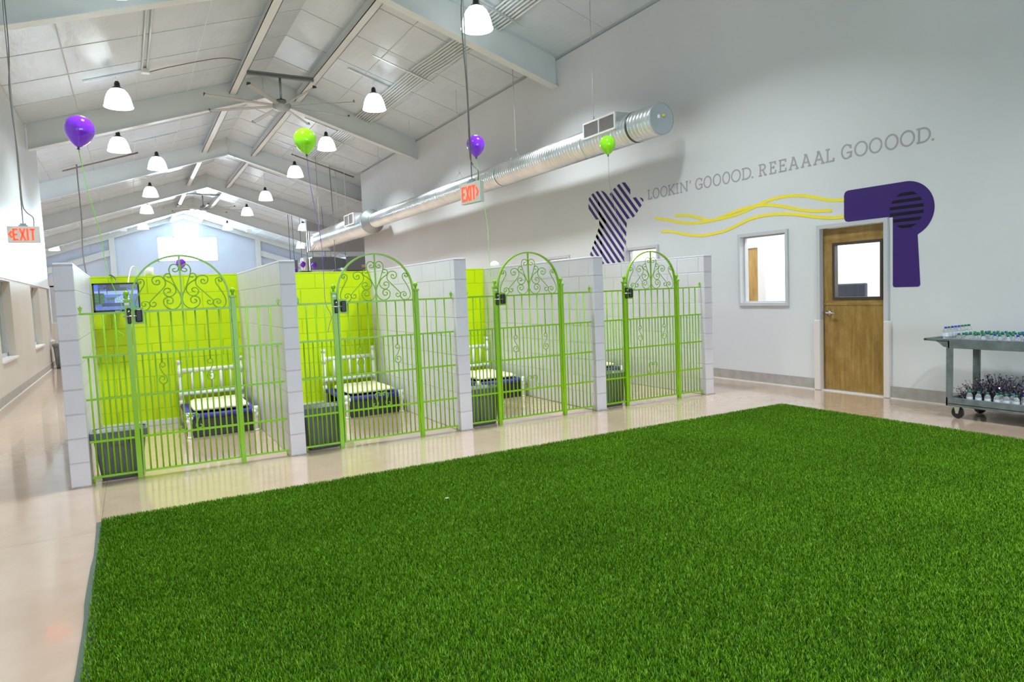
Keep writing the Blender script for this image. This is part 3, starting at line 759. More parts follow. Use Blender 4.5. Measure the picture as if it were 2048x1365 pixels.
def pix(u, v):
    n = rs.random()
    c = (60+30*n, 84+30*n, 150+40*n)
    if v > .80: c = (40+30*n, 60+30*n, 110+30*n) if n > .3 else (20, 30, 30)
    if v > .70 and u > .28 and u < .75: c = (14, 20, 24)
    if v > .88 and u > .6: c = (70, 86, 96)
    if .62 < v < .74 and (u < .28 or u > .3): c = (150, 175, 225)
    if u < .10 and v > .76: c = (70, 110, 230)
    if u < .22 and .22 < v < .66: c = (30+40*n, 70+60*n, 30+20*n)
    if abs(u-.11) < .018 and .25 < v < .85: c = (18, 22, 34)
    if .25 < u < .55 and .50 < v < .62: c = (80, 120, 200)
    if .28 < u < .52 and .38 < v < .50: c = (50, 105, 50) if n < .7 else (30, 60, 50)
    if .45 < u < .80 and .28 < v < .58 and abs(v-.28-(u-.45)*.8) < .16: c = (110+70*n, 140+60*n, 225)
    if .15 < u < .80 and .14 < v < .27: c = (26, 44+10*n, 96)
    if v < .14: c = (70+50*n, 96+40*n, 190)
    if (u-.74)**2*3+(v-.66)**2 < .008: c = (20, 18, 34)
    if .66 < u < .70 and .25 < v < .6: c = (24, 28, 48)
    if .70 < u < .74 and .12 < v < .40: c = (90, 140, 190)
    if .84 < u < .98 and .04 < v < .16: c = (10, 140, 130)
    return (lin(c[0]), lin(c[1]), lin(c[2]), 1)
for j in range(NY):
    for i in range(NX):
        a = j*(NX+1)+i; fs.append((a, a+1, a+NX+2, a+NX+1)); cols.append(pix((i+.5)/NX, (j+.5)/NY))
sm_.from_pydata(vs, [], fs); ca = sm_.color_attributes.new('picture', 'FLOAT_COLOR', 'CORNER')
for pi_, p in enumerate(sm_.polygons):
    for li in p.loop_indices: ca.data[li].color = cols[pi_]
Ms = Mat('tv_screen').set(rough=.15, col=(0.01, 0.01, 0.012, 1)); at = Ms.n('ShaderNodeVertexColor'); at.layer_name = 'picture'
Ms.l(at.outputs[0], Ms.b.inputs['Emission Color']); Ms.b.inputs['Emission Strength'].default_value = 1.0
sm_.materials.append(Ms.m); so = bpy.data.objects.new('screen', sm_); COL.objects.link(so); so.parent = tv
MB().box(-.15, ty-.002, z0+.008, -.10, ty+.0, z0+.014).build('maker_mark', M_white, tv)
MB().box(-.19, ty+.05, 1.52, -.06, ty+.2, 1.66).box(-.155, ty+.15, 1.56, -.095, KY1-.03, 1.62).box(-.21, KY1-.03, 1.48, -.04, KY1, 1.70).build('wall_bracket', M_black, tv)
wc = MB().tube(catmull([(.0, ty+.06, 1.74), (.02, ty+.2, 1.85), (.05, ty+.3, 1.95), (.09, ty+.38, 1.965), (.115, KY1+.12, 1.90), (.12, KY1+.13, 1.862)], 6), .008, 8)
tag(wc.build('power_cable', M_lightcable), 'white cable looping over the green wall above the television', 'cable')
wc = MB().tube(catmull([(-.10, ty+.06, 1.75), (-.13, ty+.2, 1.83), (-.17, KY1+.02, 1.87), (-.19, KY1+.1, 1.87)], 6), .007, 8)
tag(wc.build('signal_cable', M_black), 'black cable hooked over the green wall above the television', 'cable')
t = thing('paper_roll', 'small white roll standing on top of the green wall behind the first arch', 'roll', (.24, KY1+.07, KH))
MB().lathe([(.012, 0), (.05, 0), (.05, .10), (.012, .10)], (.24, KY1+.07, KH), 'z', 20).build('roll_body', M_white, t)
MB().cyl((.24, KY1+.07, KH+.10), (.24, KY1+.07, KH+.104), .018).build('roll_core', M_base, t)
# white dome lamp on a dark arm above the block walls
t = thing('domed_lamp', 'white domed lamp with dark arm showing above the grey block wall by the third arch', 'lamp', (5.62, 10.6, 0))
MB().lathe([(.09, 1.83), (.09, 1.93), (.075, 1.99), (.04, 2.02), (.001, 2.03)], (5.62, 10.6, 0), 'z', 24, True, False).build('dome', M_white, t)
MB().box(5.70, 10.58, 1.90, 6.25, 10.61, 1.925).box(5.70, 10.58, 1.85, 6.25, 10.60, 1.862).box(6.02, 10.57, 1.86, 6.08, 10.62, 1.94).build('lamp_arm', M_dark, t)
MB().cyl((6.05, 10.6, 0), (6.05, 10.6, 1.90), .02).lathe([(.2, 0), (.2, .02), (.03, .04)], (6.05, 10.6, 0), 'z', 24).build('lamp_stand', M_dark, t)

# ------------------------------------------------------------------ pendant lamps
def pendant():
    t = thing('pendant_lamp', '-', 'hanging lamp', (0, 0, 0))
    prof = [(.285, .0), (.292, .012), (.280, .03), (.268, .09), (.250, .17), (.222, .25), (.185, .32), (.140, .37), (.105, .39)]
    s = MB().lathe(prof, (0, 0, 0), 'z', 40, False, True); s.lathe([(.285, .004), (.001, .004)], (0, 0, 0), 'z', 40, False, False)
    s.build('lamp_shade', M_shade, t)
    MB().lathe([(.125, .365), (.115, .40), (.075, .425), (.06, .43), (.055, .50), (.045, .53), (.03, .55), (.001, .552)], (0, 0, 0), 'z', 24, True, False).build('lamp_cap', M_black, t)
    hk = MB(); pts = [(.0, 0, .55), (.02, 0, .57), (.02, 0, .60), (-.015, 0, .62), (-.02, 0, .65), (.01, 0, .67), (.012, 0, .70), (0, 0, .72)]
    hk.tube(catmull(pts, 4), .005, 6); hk.build('hanging_hook', M_galv, t)
    return t
LAMPS = [  # x, y, z of rim, label
 (.10, 11.0, 5.80, 'large glowing pendant lamp cut by the top edge at the upper left'),
 (.10, 17.2, 5.80, 'glowing pendant lamp directly above and right of the near purple balloon'),
 (.05, 22.0, 5.80, 'glowing pendant lamp right of the near purple balloon, lower of the two'),
 (1.08, 24.5, 5.80, 'glowing pendant lamp against the third rafter on the left slope'),
 (1.03, 30.6, 5.80, 'glowing pendant lamp left of the far ceiling fan, below the small square floodlight'),
 (1.0, 36.0, 5.80, 'smaller glowing pendant lamp below the one beside the small floodlight'),
 (.98, 44.0, 5.86, 'small clipped pendant lamp left of the far gable windows'),
 (5.76, 11.15, 6.18, 'large glowing pendant lamp at the top edge beside the conduit bundle'),
 (5.71, 16.85, 6.18, 'glowing pendant lamp right of the near ceiling fan'),
 (5.76, 21.8, 6.18, 'glowing pendant lamp touching the left green balloon'),
 (5.52, 25.4, 5.92, 'glowing pendant lamp behind the left green balloon, against a rafter'),
 (5.38, 30.7, 5.80, 'glowing pendant lamp hanging between the far fan and the duct'),
 (5.40, 36.1, 5.80, 'glowing pendant lamp just right of the far ceiling fan'),
 (5.42, 44.0, 5.86, 'small clipped pendant lamp right of the far gable windows'),
 (8.9, 39.8, 5.45, 'small pendant lamp just above the open end of the large duct'),
 (10.6, 48.6, 5.10, 'small clipped pendant lamp left of the open end of the large duct'),
 (-3.55, 44.2, 5.15, 'pendant lamp half hidden by the left corridor wall'),
 (-3.65, 48.6, 5.02, 'clipped pendant lamp above the leftmost block pier'),
 (-3.6, 38.5, 5.2, 'sliver of a pendant lamp showing past the left corridor wall')]
HID = [(.8, 7.0, 5.8), (5.0, 6.8, 6.0), (.1, .4, 5.8), (5.3, -.2, 5.8)]
pl0 = pendant()
LG = 'glowing white bell pendant lamps under the roof'
for i, (x, y, z, lb) in enumerate(LAMPS):
    if i == 0: o = pl0; o.location = (x, y, z); o['label'] = lb; o['group'] = LG
    else: o = copy_tree(pl0, (x, y, z), lb, LG)
    # slotted strut above each lamp, running down the roof slope
    s_ = 1 if x > RIDGE else -1
    top = zc(x)-.05; hz = z+.72
    if y < 36:
        b = MB(); L0, L1 = x-.62, x+.62
        b.prism([(L0, zc(L0)-.045), (L1, zc(L1)-.045), (L1, zc(L1)-.008), (L0, zc(L0)-.008)], 'y', y-.022, y+.022)
        so_ = b.build('channel_strut', M_galv); tag(so_, 'slotted steel strut on the ceiling above the %s' % lb.replace('glowing ', ''), 'metal strut', 'slotted struts above the pendant lamps')
        so_['label'] = ' '.join(so_['label'].split()[:16])
    if top-hz > .02:
        c = MB().cyl((x, y, hz-.02), (x, y, top), .006, 6); cc_ = c.build('hanging_chain', M_galv, o)
        for v in cc_.data.vertices: v.co += WLOC[pl0.name] - Vector((x, y, z)) if i else Vector((0, 0, 0))
        if i == 0:
            for v in cc_.data.vertices: v.co -= Vector((x, y, z))
    area('lamp_light', (x, y, z-.02), (0, 0, 0), .5, .5, DOWN_W*(1.0 if y > 40 else 1.0), (.855, .955, 1.0), 'DISK', math.radians(124))
for k, (x, y, z) in enumerate(HID):
    lb = ['glowing pendant lamp above the corridor side of the turf', 'glowing pendant lamp above the middle of the turf', 'glowing pendant lamp behind the camera on the left', 'glowing pendant lamp behind the camera on the right'][k]
    copy_tree(pl0, (x, y, z), lb, LG)
    area('lamp_light', (x, y, z-.02), (0, 0, 0), .5, .5, NEAR_W*(1.0, .98, .85, 1.7)[k], (.855, .955, 1.0), 'DISK', math.radians(124))
# ------------------------------------------------------------------ ceiling fans
def fan(x, y, z, label, rot, zt):
    t = thing('ceiling_fan', label, 'ceiling fan', (x, y, z), 'large eight blade ceiling fans')
    h = MB().lathe([(.001, -.13), (.15, -.13), (.20, -.09), (.225, -.03), (.225, .01), (.15, .04), (.13, .08), (.12, .10), (.001, .10)], (x, y, z), 'z', 32, False, False); h.build('fan_hub', M_zinc, t)
    MB().lathe([(.11, .07), (.115, .12), (.06, .13), (.001, .13)], (x, y, z), 'z', 24, False, False).build('motor_cover', M_black, t)
    for k in range(8):
        a = math.radians(rot+45*k); b = MB()
        b.box(.18, -.055, -.006, 1.82, .055, .006, .004)
        xf = Matrix.Translation((x, y, z-.03)) @ Matrix.Rotation(a, 4, 'Z') @ Matrix.Rotation(math.radians(12), 4, 'X')
        bl = b.build('fan_blade', M_zinc if False else plain('anodized_blade', rgb(160, 162, 158), .4, .3) if k == 0 and not fan.m else (fan.m or M_zinc), t, xf=xf)
        if k == 0 and not fan.m: fan.m = bl.data.materials[0]
        MB().prism([(-.05, -.012), (.06, -.012), (.05, .03), (-.02, .05)], 'x', 1.82, 1.835).build('blade_tip', M_dark, bl, xf=xf)
    MB().cyl((x, y, z+.1), (x, y, zt), .028, 12).build('down_rod', M_zinc, t)
    MB().box(2.86, y-.04, zt, 4.44, y+.04, zt+.045).box(2.86, y-.04, zt+.055, 4.44, y+.04, zt+.10).build('support_strut', plain('grey_steel_strut', rgb(120, 122, 120), .5, .4), t)
    return t
fan.m = None
fan(3.62, 17.7, 6.31, 'large silver ceiling fan hanging from the ridge in the near bay', 12, 6.96)
fan(3.62, 38.2, 6.36, 'distant ceiling fan hanging in front of the far gable', 2, 7.0)

# ------------------------------------------------------------------ conduits on the right roof slope, left conduit, cables
for k in range(7):
    b = MB(); pts = []
    for y in (3.0, 10.4, 11.6, 14.2, 15.0, 19.5, 26.0):
        x = 6.13+k*.067+(.14 if y < 11.8 else (.05 if y < 14.5 else 0)); pts.append((x, y, zc(x)-.065))
    b.tube(pts, .019, 8); o = b.build('conduit_pipe', M_beam)
    tag(o, 'thin white conduit on the right roof slope, %s of seven counted from the ridge' % ('first', 'second', 'third', 'fourth', 'fifth', 'sixth', 'last')[k], 'pipe', 'bundle of white conduits along the right roof slope')
for i, (y, lb) in enumerate(((8.6, 'nearest'), (11.37, 'second'), (15.38, 'third'), (22.6, 'farthest'))):
    x0, x1 = (5.23, 6.72) if i == 2 else (5.9, 6.85)
    o = MB().prism([(x0, zc(x0)-.112), (x1, zc(x1)-.112), (x1, zc(x1)-.088), (x0, zc(x0)-.088)], 'y', y-.02, y+.02).build('conduit_bracket', M_galv)
    tag(o, 'metal strut carrying the white conduits, %s of four from the camera' % lb, 'metal strut', 'struts under the conduit bundle')
o = MB().tube([(.62, 12.1, zc(.62)-.03), (.60, 17.1, zc(.60)-.03)], .02, 8).tube([(.72, 12.1, zc(.72)-.03), (.70, 17.1, zc(.70)-.03)], .02, 8).build('twin_conduit', M_beam)
tag(o, 'pair of white conduits on the left roof slope ending above a pendant lamp', 'pipe')
o = MB().box(.58, 17.05, zc(.65)-.12, .74, 17.2, zc(.65)-.02, .01).build('junction_box', M_white); tag(o, 'small white junction box at the end of the twin conduits', 'junction box')
o = MB().tube(catmull([(.7, 17.15, zc(.7)-.10), (1.2, 17.2, zc(1.2)-.06), (2.2, 17.3, zc(2.2)-.04), (2.72, 17.5, zc(2.72)-.12)], 8), .010, 6).build('ceiling_cable', M_cable)
tag(o, 'thin grey cable crossing the left roof slope toward the fan strut', 'cable')
def flood(x, y, z, lb):
    t = thing('floodlight', lb, 'floodlight', (x, y, z))
    MB().box(x-.16, y-.05, z-.12, x+.16, y+.05, z+.06, .01).build('light_body', M_white, t, xf=None)
    MB().box(x-.02, y-.02, z+.06, x+.02, y+.02, zc(x)-.005).build('mount', M_white, t)
flood(.72, 28.4, 6.28, 'small square white floodlight beside a pendant lamp on the left roof slope')
flood(6.05, 28.4, 6.45, 'small square white floodlight on the right roof slope above the duct')
flood(-.0, 44.6, 5.9, 'small grey box at the gable rake left of the windows')
flood(6.7, 44.6, 5.9, 'small grey box at the gable rake right of the windows')
def hang(pts, r, lb, mat=M_cable):
    o = MB().tube(catmull(pts, 6), r, 6).build('hanging_cable', mat); tag(o, lb, 'cable', None)
hang([(-1.16, 26, zc(-1.16)), (-1.16, 26, 5.6), (-1.15, 26, 4.4), (-1.19, 26, 3.2), (-1.1, 26, 2.3), (-1.0, 26, 1.6)], .017, 'grey cord dropping from the roof behind the leftmost block pier')
hang([(7.0, 26.3, zc(7.0)), (7.02, 26.3, 5.6), (7.03, 26.3, 4.2), (7.0, 26.3, 1.6)], .014, 'grey cord dropping from the roof to the right of the left green balloon')
hang([(6.3, 25.5, zc(6.3)), (6.3, 25.5, 5), (6.3, 25.5, 3.6)], .008, 'fine wire dropping from the roof beside the left green balloon')
o = MB().tube([(-1.55, 25.9, zc(-1.6)-.1), (.6, 25.9, zc(.6)-.1)], .025, 8).build('roof_conduit', M_cable); tag(o, 'grey conduit crossing the left roof slope behind the second rafter', 'pipe')
o = MB().tube([(5.6, 26.2, zc(5.6)-.1), (7.9, 26.2, zc(7.9)-.1)], .025, 8).build('roof_conduit', M_cable); tag(o, 'grey conduit crossing the right roof slope to the wall', 'pipe')

# ------------------------------------------------------------------ spiral ducts
def spiral(y0, y1, r, x, z, pitch=.085):
    prof = []; y = y0; k = 0
    while y < y1:
        prof += [(r+.010*math.sin(2*PI*q/6), y+pitch*q/6) for q in range(6)]
        y += pitch; k += 1
    prof.append((r, y1)); return prof
DX, DZ, DR = 7.30, 4.03, .235
t = thing('air_duct', 'long shiny spiral duct running along the right wall to a closed round end', 'air duct', (DX, 8.1, DZ))
MB().lathe(spiral(8.12, 22.05, DR, DX, DZ), (DX, 0, DZ), 'y', 48, False, False).build('duct_pipe', M_galv, t)
e_ = MB().lathe([(.001, 8.118), (DR-.01, 8.118), (DR+.006, 8.11), (DR+.008, 8.125), (DR+.008, 8.16), (DR, 8.165)], (DX, 0, DZ), 'y', 48, False, False); cap_ = e_.build('end_cap', plain('end_cap_sheet', rgb(168, 176, 180), .45, .35), t)
MB().box(DX+.02, 8.10, DZ+.03, DX+.055, 8.119, DZ+.065).build('yellow_sticker', plain('yellow_sticker', rgb(230, 210, 20), .5), cap_)
MB().box(DX-.075, 8.10, DZ+.0, DX-.045, 8.119, DZ+.05).build('white_sticker', M_white, cap_)
def register(nm, x0, x1, y0, y1, z0, z1, parent, seam=True):
    b = MB(); b.box(x0+.01, y0, z0, x1, y1, z1); o = b.build('register_box', M_galv, parent)
    f = MB(); e = .03; ym = (y0+y1)/2
    for a, b_ in ((y0, y0+e), (ym-.012, ym+.012), (y1-e, y1)): f.box(x0-.015, a, z0, x0+.01, b_, z1)
    for a, b_ in ((z0, z0+e), (z1-e, z1)): f.box(x0-.0148, y0+.002, a, x0+.0098, y1-.002, b_)
    f.build('grille_frame', M_white, o)
    s = MB(); n = 13
    for k in range(n):
        z = z0+e+.006+(z1-z0-2*e-.012)*k/(n-1); s.prism([(x0-.008, z-.004), (x0+.006, z+.005), (x0+.008, z+.003), (x0-.006, z-.006)], 'y', y0+e, y1-e)
    s.build('grille_louvres', plain('louvre_grey', rgb(186, 184, 186), .4), o)
    MB().box(x0+.009, y0+e, z0+e, x0+.0095, y1-e, z1-e).build('grille_back', M_base, o)
register('a', DX-.30, DX+.05, 8.86, 9.74, DZ-.01-.0, DZ+.265, t)
b = MB(); b.lathe([(DR+.012, 8.66), (DR+.014, 8.67), (DR+.014, 8.70), (DR+.012, 8.71)], (DX, 0, DZ), 'y', 48, False, False); b.build('joint_band', M_dark, t)
for yb in (9.95, 13.2, 16.4, 19.6):
    MB().lathe([(DR+.005, yb), (DR+.010, yb+.005), (DR+.010, yb+.04), (DR+.005, yb+.045)], (DX, 0, DZ), 'y', 48, False, False).build('joint_band', M_galv, t)
R2 = .375
t2 = thing('large_air_duct', 'wider spiral duct with a round shoulder beyond the long duct, ending in a square flare', 'air duct', (DX, 22.06, DZ-.06))
rd = MB().lathe([(DR+.004, 22.06), (DR+.012, 22.07), (DR+.014, 22.12)], (DX, 0, DZ), 'y', 48, False, False).lathe([(DR+.014, 22.12), (R2+.03, 22.38)], (DX, 0, DZ), 'y', 48, False, False).lathe([(R2+.03, 22.38), (R2+.03, 22.50)], (DX, 0, DZ), 'y', 48, False, False).lathe([(R2+.03, 22.50), (R2, 22.52)], (DX, 0, DZ), 'y', 48, False, False); rd.build('duct_reducer', M_zinc, t2)
MB().lathe(spiral(22.52, 29.3, R2, DX, DZ), (DX, 0, DZ-.02), 'y', 48, False, False).build('duct_pipe', M_galv, t2)
register('b', DX-.46, DX, 23.0, 24.1, DZ-.02, DZ+.36, t2)
b = MB(); n = 32; A = []; B = []; C = []
for k in range(n):
    a = 2*PI*k/n; cx_, cz_ = math.cos(a), math.sin(a); mm = max(abs(cx_), abs(cz_))
    A.append(b.bm.verts.new((DX+R2*cx_, 29.3, DZ-.02+R2*cz_))); B.append(b.bm.verts.new((DX+.04+.42*cx_/mm, 29.75, DZ-.03+.40*cz_/mm))); C.append(b.bm.verts.new((DX+.04+.42*cx_/mm, 29.9, DZ-.03+.40*cz_/mm)))
for k in range(n):
    b.bm.faces.new((A[k], A[(k+1) % n], B[(k+1) % n], B[k])); b.bm.faces.new((B[k], B[(k+1) % n], C[(k+1) % n], C[k]))
b.build('square_flare', M_galv, t2)
b = MB()
for zz in (DZ-.45, DZ+.37): b.box(DX-.40, 29.88, zz, DX+.48, 29.93, zz+.03)
for xx in (DX-.41, DX+.455): b.box(xx, 29.86, DZ-.45, xx+.035, 29.935, DZ+.40)
b.build('flare_flange', M_white, t2)
for i, y in enumerate((9.85, 12.6, 15.4, 18.6, 21.4)):
    o = MB().cyl((DX, y, DZ+.42), (DX, y, zc(DX)-.002), .005 if i != 1 else .010, 6); nb = [(DX, y, DZ+.42)]
    for s_ in (-1, 1): o.cyl((DX, y, DZ+.42), (DX+s_*(DR-.02), y+.06*s_, DZ+.13), .003, 6)
    o.box(DX-.012, y-.012, DZ+.39, DX+.012, y+.012, DZ+.44)
    oo = o.build('suspension_wire', M_galv)
    tag(oo, 'thin wire holding up the long duct, %s of five from its closed end' % ('first', 'second', 'third', 'fourth', 'fifth')[i], 'wire', 'suspension wires of the long duct')
for i, (y, r_) in enumerate(((25.4, .012), (26.6, .016))):
    oo = MB().cyl((DX, y, DZ+R2-.01), (DX, y, zc(DX)-.002), r_, 8).build('duct_hanger', M_beam)
    tag(oo, 'white rod holding up the larger duct, %s of the two' % ('nearer', 'farther')[i], 'rod')

# ------------------------------------------------------------------ far mechanical equipment under the bulkhead
def rods(b, xs, y, z, z1):
    for x in xs: b.cyl((x, y, z), (x, y, min(z1, zc(x)-.012)), .012, 6)
t = thing('air_handler', 'boxy grey air handling unit hung far away beside the right wall end', 'air handler', (11.0, 36.6, 3.4))
MB().box(10.35, 36.6, 2.98, 11.9, 37.8, 3.75, .02).build('unit_body', plain('grey_enamel', rgb(148, 148, 150), .5), t)
rb = MB(); rods(rb, (10.5, 11.7), 37.2, 3.7, zc(11)); rb.build('hanger_rod', M_dark, t)
MB().box(10.37, 36.55, 2.88, 12.0, 37.9, 2.96).build('drain_pan', M_black, t)
MB().box(11.2, 36.59, 3.15, 11.4, 36.6, 3.3).build('yellow_label', plain('cream_label', rgb(226, 206, 150), .5), t)
t = thing('rectangular_duct', 'dark grey rectangular duct narrowing toward the far air handler', 'air duct', (9.5, 36.8, 3.5))
MB().box(8.55, 36.6, 3.06, 9.72, 37.6, 3.74).build('duct_box', M_zinc, t)
MB().prism([(9.72, 3.06), (9.72, 3.74), (10.34, 3.62), (10.34, 3.2)], 'y', 36.7, 37.5).build('duct_taper', M_zinc, t)
rb = MB(); rods(rb, (8.7, 9.65), 37.0, 3.7, zc(9.2)); rb.build('hanger_rod', M_dark, t)
t = thing('water_tank', 'pale upright cylindrical tank far away behind the small purple balloons', 'tank', (8.35, 37.6, 3.2))
MB().lathe([(.20, 0), (.22, .03), (.22, .66), (.16, .72), (.001, .73)], (8.30, 37.2, 3.02), 'z', 24, True, False).build('tank_body', M_white, t)
rb = MB(); rods(rb, (8.15, 8.45), 37.2, 3.7, zc(8.3)); rb.box(8.0, 37.0, 2.98, 8.6, 37.4, 3.02); rb.build('tank_platform', M_dark, t)
t = thing('dark_cabinet', 'dark grey box hung far away at the left of the mechanical equipment', 'cabinet', (7.8, 37.5, 3.2))
MB().box(7.55, 37.3, 2.98, 7.95, 37.9, 3.62, .01).build('cabinet_body', plain('slate_enamel', rgb(104, 102, 112), .5), t)
rb = MB(); rods(rb, (7.65, 7.85), 37.6, 3.6, zc(7.8)); rb.build('hanger_rod', M_dark, t)
t = thing('white_pipe', 'short white pipe with elbow under the far bulkhead', 'pipe', (9.5, 36.2, 3.9))
MB().tube(catmull([(9.05, 36.2, 3.78), (9.06, 36.2, 3.83), (9.15, 36.2, 3.86), (9.5, 36.2, 3.86), (9.85, 36.2, 3.87)], 6), .055, 12).build('pipe_run', M_white, t)
rb = MB(); rods(rb, (9.3, 10.0), 36.2, 3.95, zc(9.7)); rb.build('hanger_rod', M_dark, t)
t = thing('blue_column', 'pale blue rounded panel standing far away near a red light', 'panel', (10.1, 38, 0))
MB().box(9.95, 38.0, 0, 10.45, 38.06, 2.9).lathe([(.001, 38.0), (.25, 38.0), (.25, 38.06), (.001, 38.06)], (10.2, 0, 2.9), 'y', 32, False, False).build('panel_board', plain('pale_blue_board', rgb(150, 170, 206), .5), t)
o = MB().box(10.05, 37.90, 2.72, 10.25, 37.999, 2.87, .01).build('indicator_light', emis('red_indicator', rgb(255, 90, 90), 1.5)); tag(o, 'tiny red lit sign far beyond the second kennel', 'sign')

# ------------------------------------------------------------------ stroke lettering
def ell(cx_, cz_, rx, rz, a0=0, a1=360, n=28): return [(cx_+rx*math.cos(math.radians(a0+(a1-a0)*k/n)), cz_+rz*math.sin(math.radians(a0+(a1-a0)*k/n))) for k in range(n+1)]
def glyph(ch, w):
    """strokes in a cell of width w and height 1 (slab-serif capitals)"""
    s = .13; c = w/2
    if ch == 'O': return [('c', ell(c, .5, c-.05, .5)[:-1])]
    if ch == 'L': return [('o', [(.16, 0), (.16, 1)]), ('o', [(.0, .96), (.34, .96)]), ('o', [(.0, .04), (w-.02, .04)]), ('o', [(w-.05, .0), (w-.05, .26)])]
    if ch == 'K': return [('o', [(.16, 0), (.16, 1)]), ('o', [(0, .96), (.32, .96)]), ('o', [(0, .04), (.32, .04)]), ('o', [(.16, .40), (w-.14, .96)]), ('o', [(.34, .56), (w-.12, .04)]), ('o', [(w-.3, .96), (w, .96)]), ('o', [(w-.28, .04), (w+.02, .04)])]
    if ch == 'I': return [('o', [(c, 0), (c, 1)]), ('o', [(c-.18, .96), (c+.18, .96)]), ('o', [(c-.18, .04), (c+.18, .04)])]
    if ch == 'N': return [('o', [(.15, 0), (.15, 1)]), ('o', [(.0, .96), (.2, .96)]), ('o', [(0, .04), (.3, .04)]), ('o', [(.16, .96), (w-.16, .04)]), ('o', [(w-.15, 0), (w-.15, 1)]), ('o', [(w-.3, .96), (w, .96)])]
    if ch == "'": return [('o', [(.15, 1.0), (.13, .86), (.03, .74)])]
    if ch == 'G': return [('o', ell(c, .5, c-.05, .5, 48, 340)), ('o', [(w-.10, .04), (w-.10, .44)]), ('o', [(c+.02, .42), (w, .42)]), ('o', [(w-.12, .70), (w-.12, .96)])]
    if ch == 'D': return [('o', [(.16, 0), (.16, 1)]), ('o', [(0, .96), (w*.45, .96)]+ell(w*.45, .5, w*.5, .46, 90, -90)+[(w*.45, .04), (0, .04)])]
    if ch == '.': return [('o', [(.06, 0), (.06, .14)])]
    if ch == 'R': return [('o', [(.16, 0), (.16, 1)]), ('o', [(0, .96), (w*.5, .96)]+ell(w*.5, .73, w*.34, .23, 90, -90, 14)+[(.16, .50)]), ('o', [(0, .04), (.32, .04)]), ('o', [(w*.5, .5), (w-.12, .04)]), ('o', [(w-.22, .04), (w+.02, .04)])]
    if ch == 'E': return [('o', [(.16, 0), (.16, 1)]), ('o', [(0, .96), (w-.04, .96)]), ('o', [(0, .04), (w, .04)]), ('o', [(.16, .52), (w-.2, .52)]), ('o', [(w-.06, .74), (w-.06, 1)]), ('o', [(w-.04, 0), (w-.04, .28)]), ('o', [(w-.22, .42), (w-.22, .62)])]
    if ch == 'A': return [('o', [(.12, .04), (c-.02, .96)]), ('o', [(c+.02, .96), (w-.12, .04)]), ('o', [(c-.16, .96), (c+.06, .96)]), ('o', [(0, .04), (.28, .04)]), ('o', [(w-.28, .04), (w, .04)]), ('o', [(w*.25, .36), (w*.75, .36)])]
    return []
HGT = .168; Z0 = 2.974
LET = [("LOOKIN'", [9.268, 9.161, 9.135, 8.968, 8.942, 8.772, 8.751, 8.589, 8.565, 8.5, 8.472, 8.288, 8.255, 8.219]),
       ('GOOOOD.', [8.124, 7.965, 7.943, 7.78, 7.749, 7.585, 7.555, 7.405, 7.382, 7.2, 7.177, 7.009, 6.996, 6.969]),
       ('REEAAAL', [6.87, 6.736, 6.685, 6.573, 6.524, 6.403, 6.362, 6.203, 6.168, 6.011, 5.977, 5.814, 5.793, 5.673]),
       ('GOOOOD.', [5.574, 5.424, 5.394, 5.221, 5.202, 5.035, 5.002, 4.839, 4.818, 4.647, 4.626, 4.47, 4.454, 4.43])]
txt = thing('wall_lettering', "grey painted words LOOKIN' GOOOOD. REEAAAL GOOOOD. high on the right wall", 'lettering', (XR, 6.8, Z0))
for wd, ys_ in LET:
    for k, ch in enumerate(wd):
        ya, yb = ys_[2*k], ys_[2*k+1]; wdt = (ya-yb)/HGT; b = MB()
        for si, (typ, pts) in enumerate(glyph(ch, wdt)):
            b.ribbon([(ya-p[0]*HGT, Z0+p[1]*HGT) for p in pts], .0205 if ch != '.' else .028, XR-.003-.0003*si, XR-.0002, typ == 'c')
        b.build('letter', M_mgrey, txt)
# wavy yellow air lines
Y1 = [(9.093, 2.636), (8.797, 2.581), (8.536, 2.513), (8.202, 2.456), (7.883, 2.45), (7.579, 2.464), (7.29, 2.486), (7.015, 2.532), (6.816, 2.598), (6.563, 2.628), (6.321, 2.624), (6.09, 2.587), (5.869, 2.525), (5.709, 2.484), (5.537, 2.468)]
Y2 = [(8.597, 2.618), (8.363, 2.603), (8.118, 2.545), (7.882, 2.47), (7.729, 2.462), (7.505, 2.497), (7.289, 2.54), (7.082, 2.562), (6.882, 2.568), (6.626, 2.54), (6.382, 2.479), (6.149, 2.412), (5.925, 2.373), (5.71, 2.356)]
Y3 = [(8.94, 2.393), (8.715, 2.377), (8.456, 2.316), (8.207, 2.264), (7.967, 2.242), (7.735, 2.249), (7.511, 2.272), (7.294, 2.324), (7.085, 2.382), (6.884, 2.412), (6.691, 2.415), (6.474, 2.4), (6.265, 2.37), (6.065, 2.325), (5.871, 2.283), (5.711, 2.26), (5.538, 2.252)]
Y1[7:12] = [(7.015, 2.545), (6.80, 2.60), (6.563, 2.632), (6.321, 2.628), (6.09, 2.592)]
for k, (P, lb) in enumerate(((Y1, 'longest, topmost'), (Y2, 'shortest, middle'), (Y3, 'lowest'))):
    o = MB().ribbon([tuple(p) for p in catmull(P, 6)], .041, XR-.0035-.0008*k, XR-.0002).build('wavy_line', M_myellow)
    tag(o, '%s of the three yellow wavy lines painted beside the purple hair dryer' % lb, 'painted line', 'yellow wavy lines on the right wall')
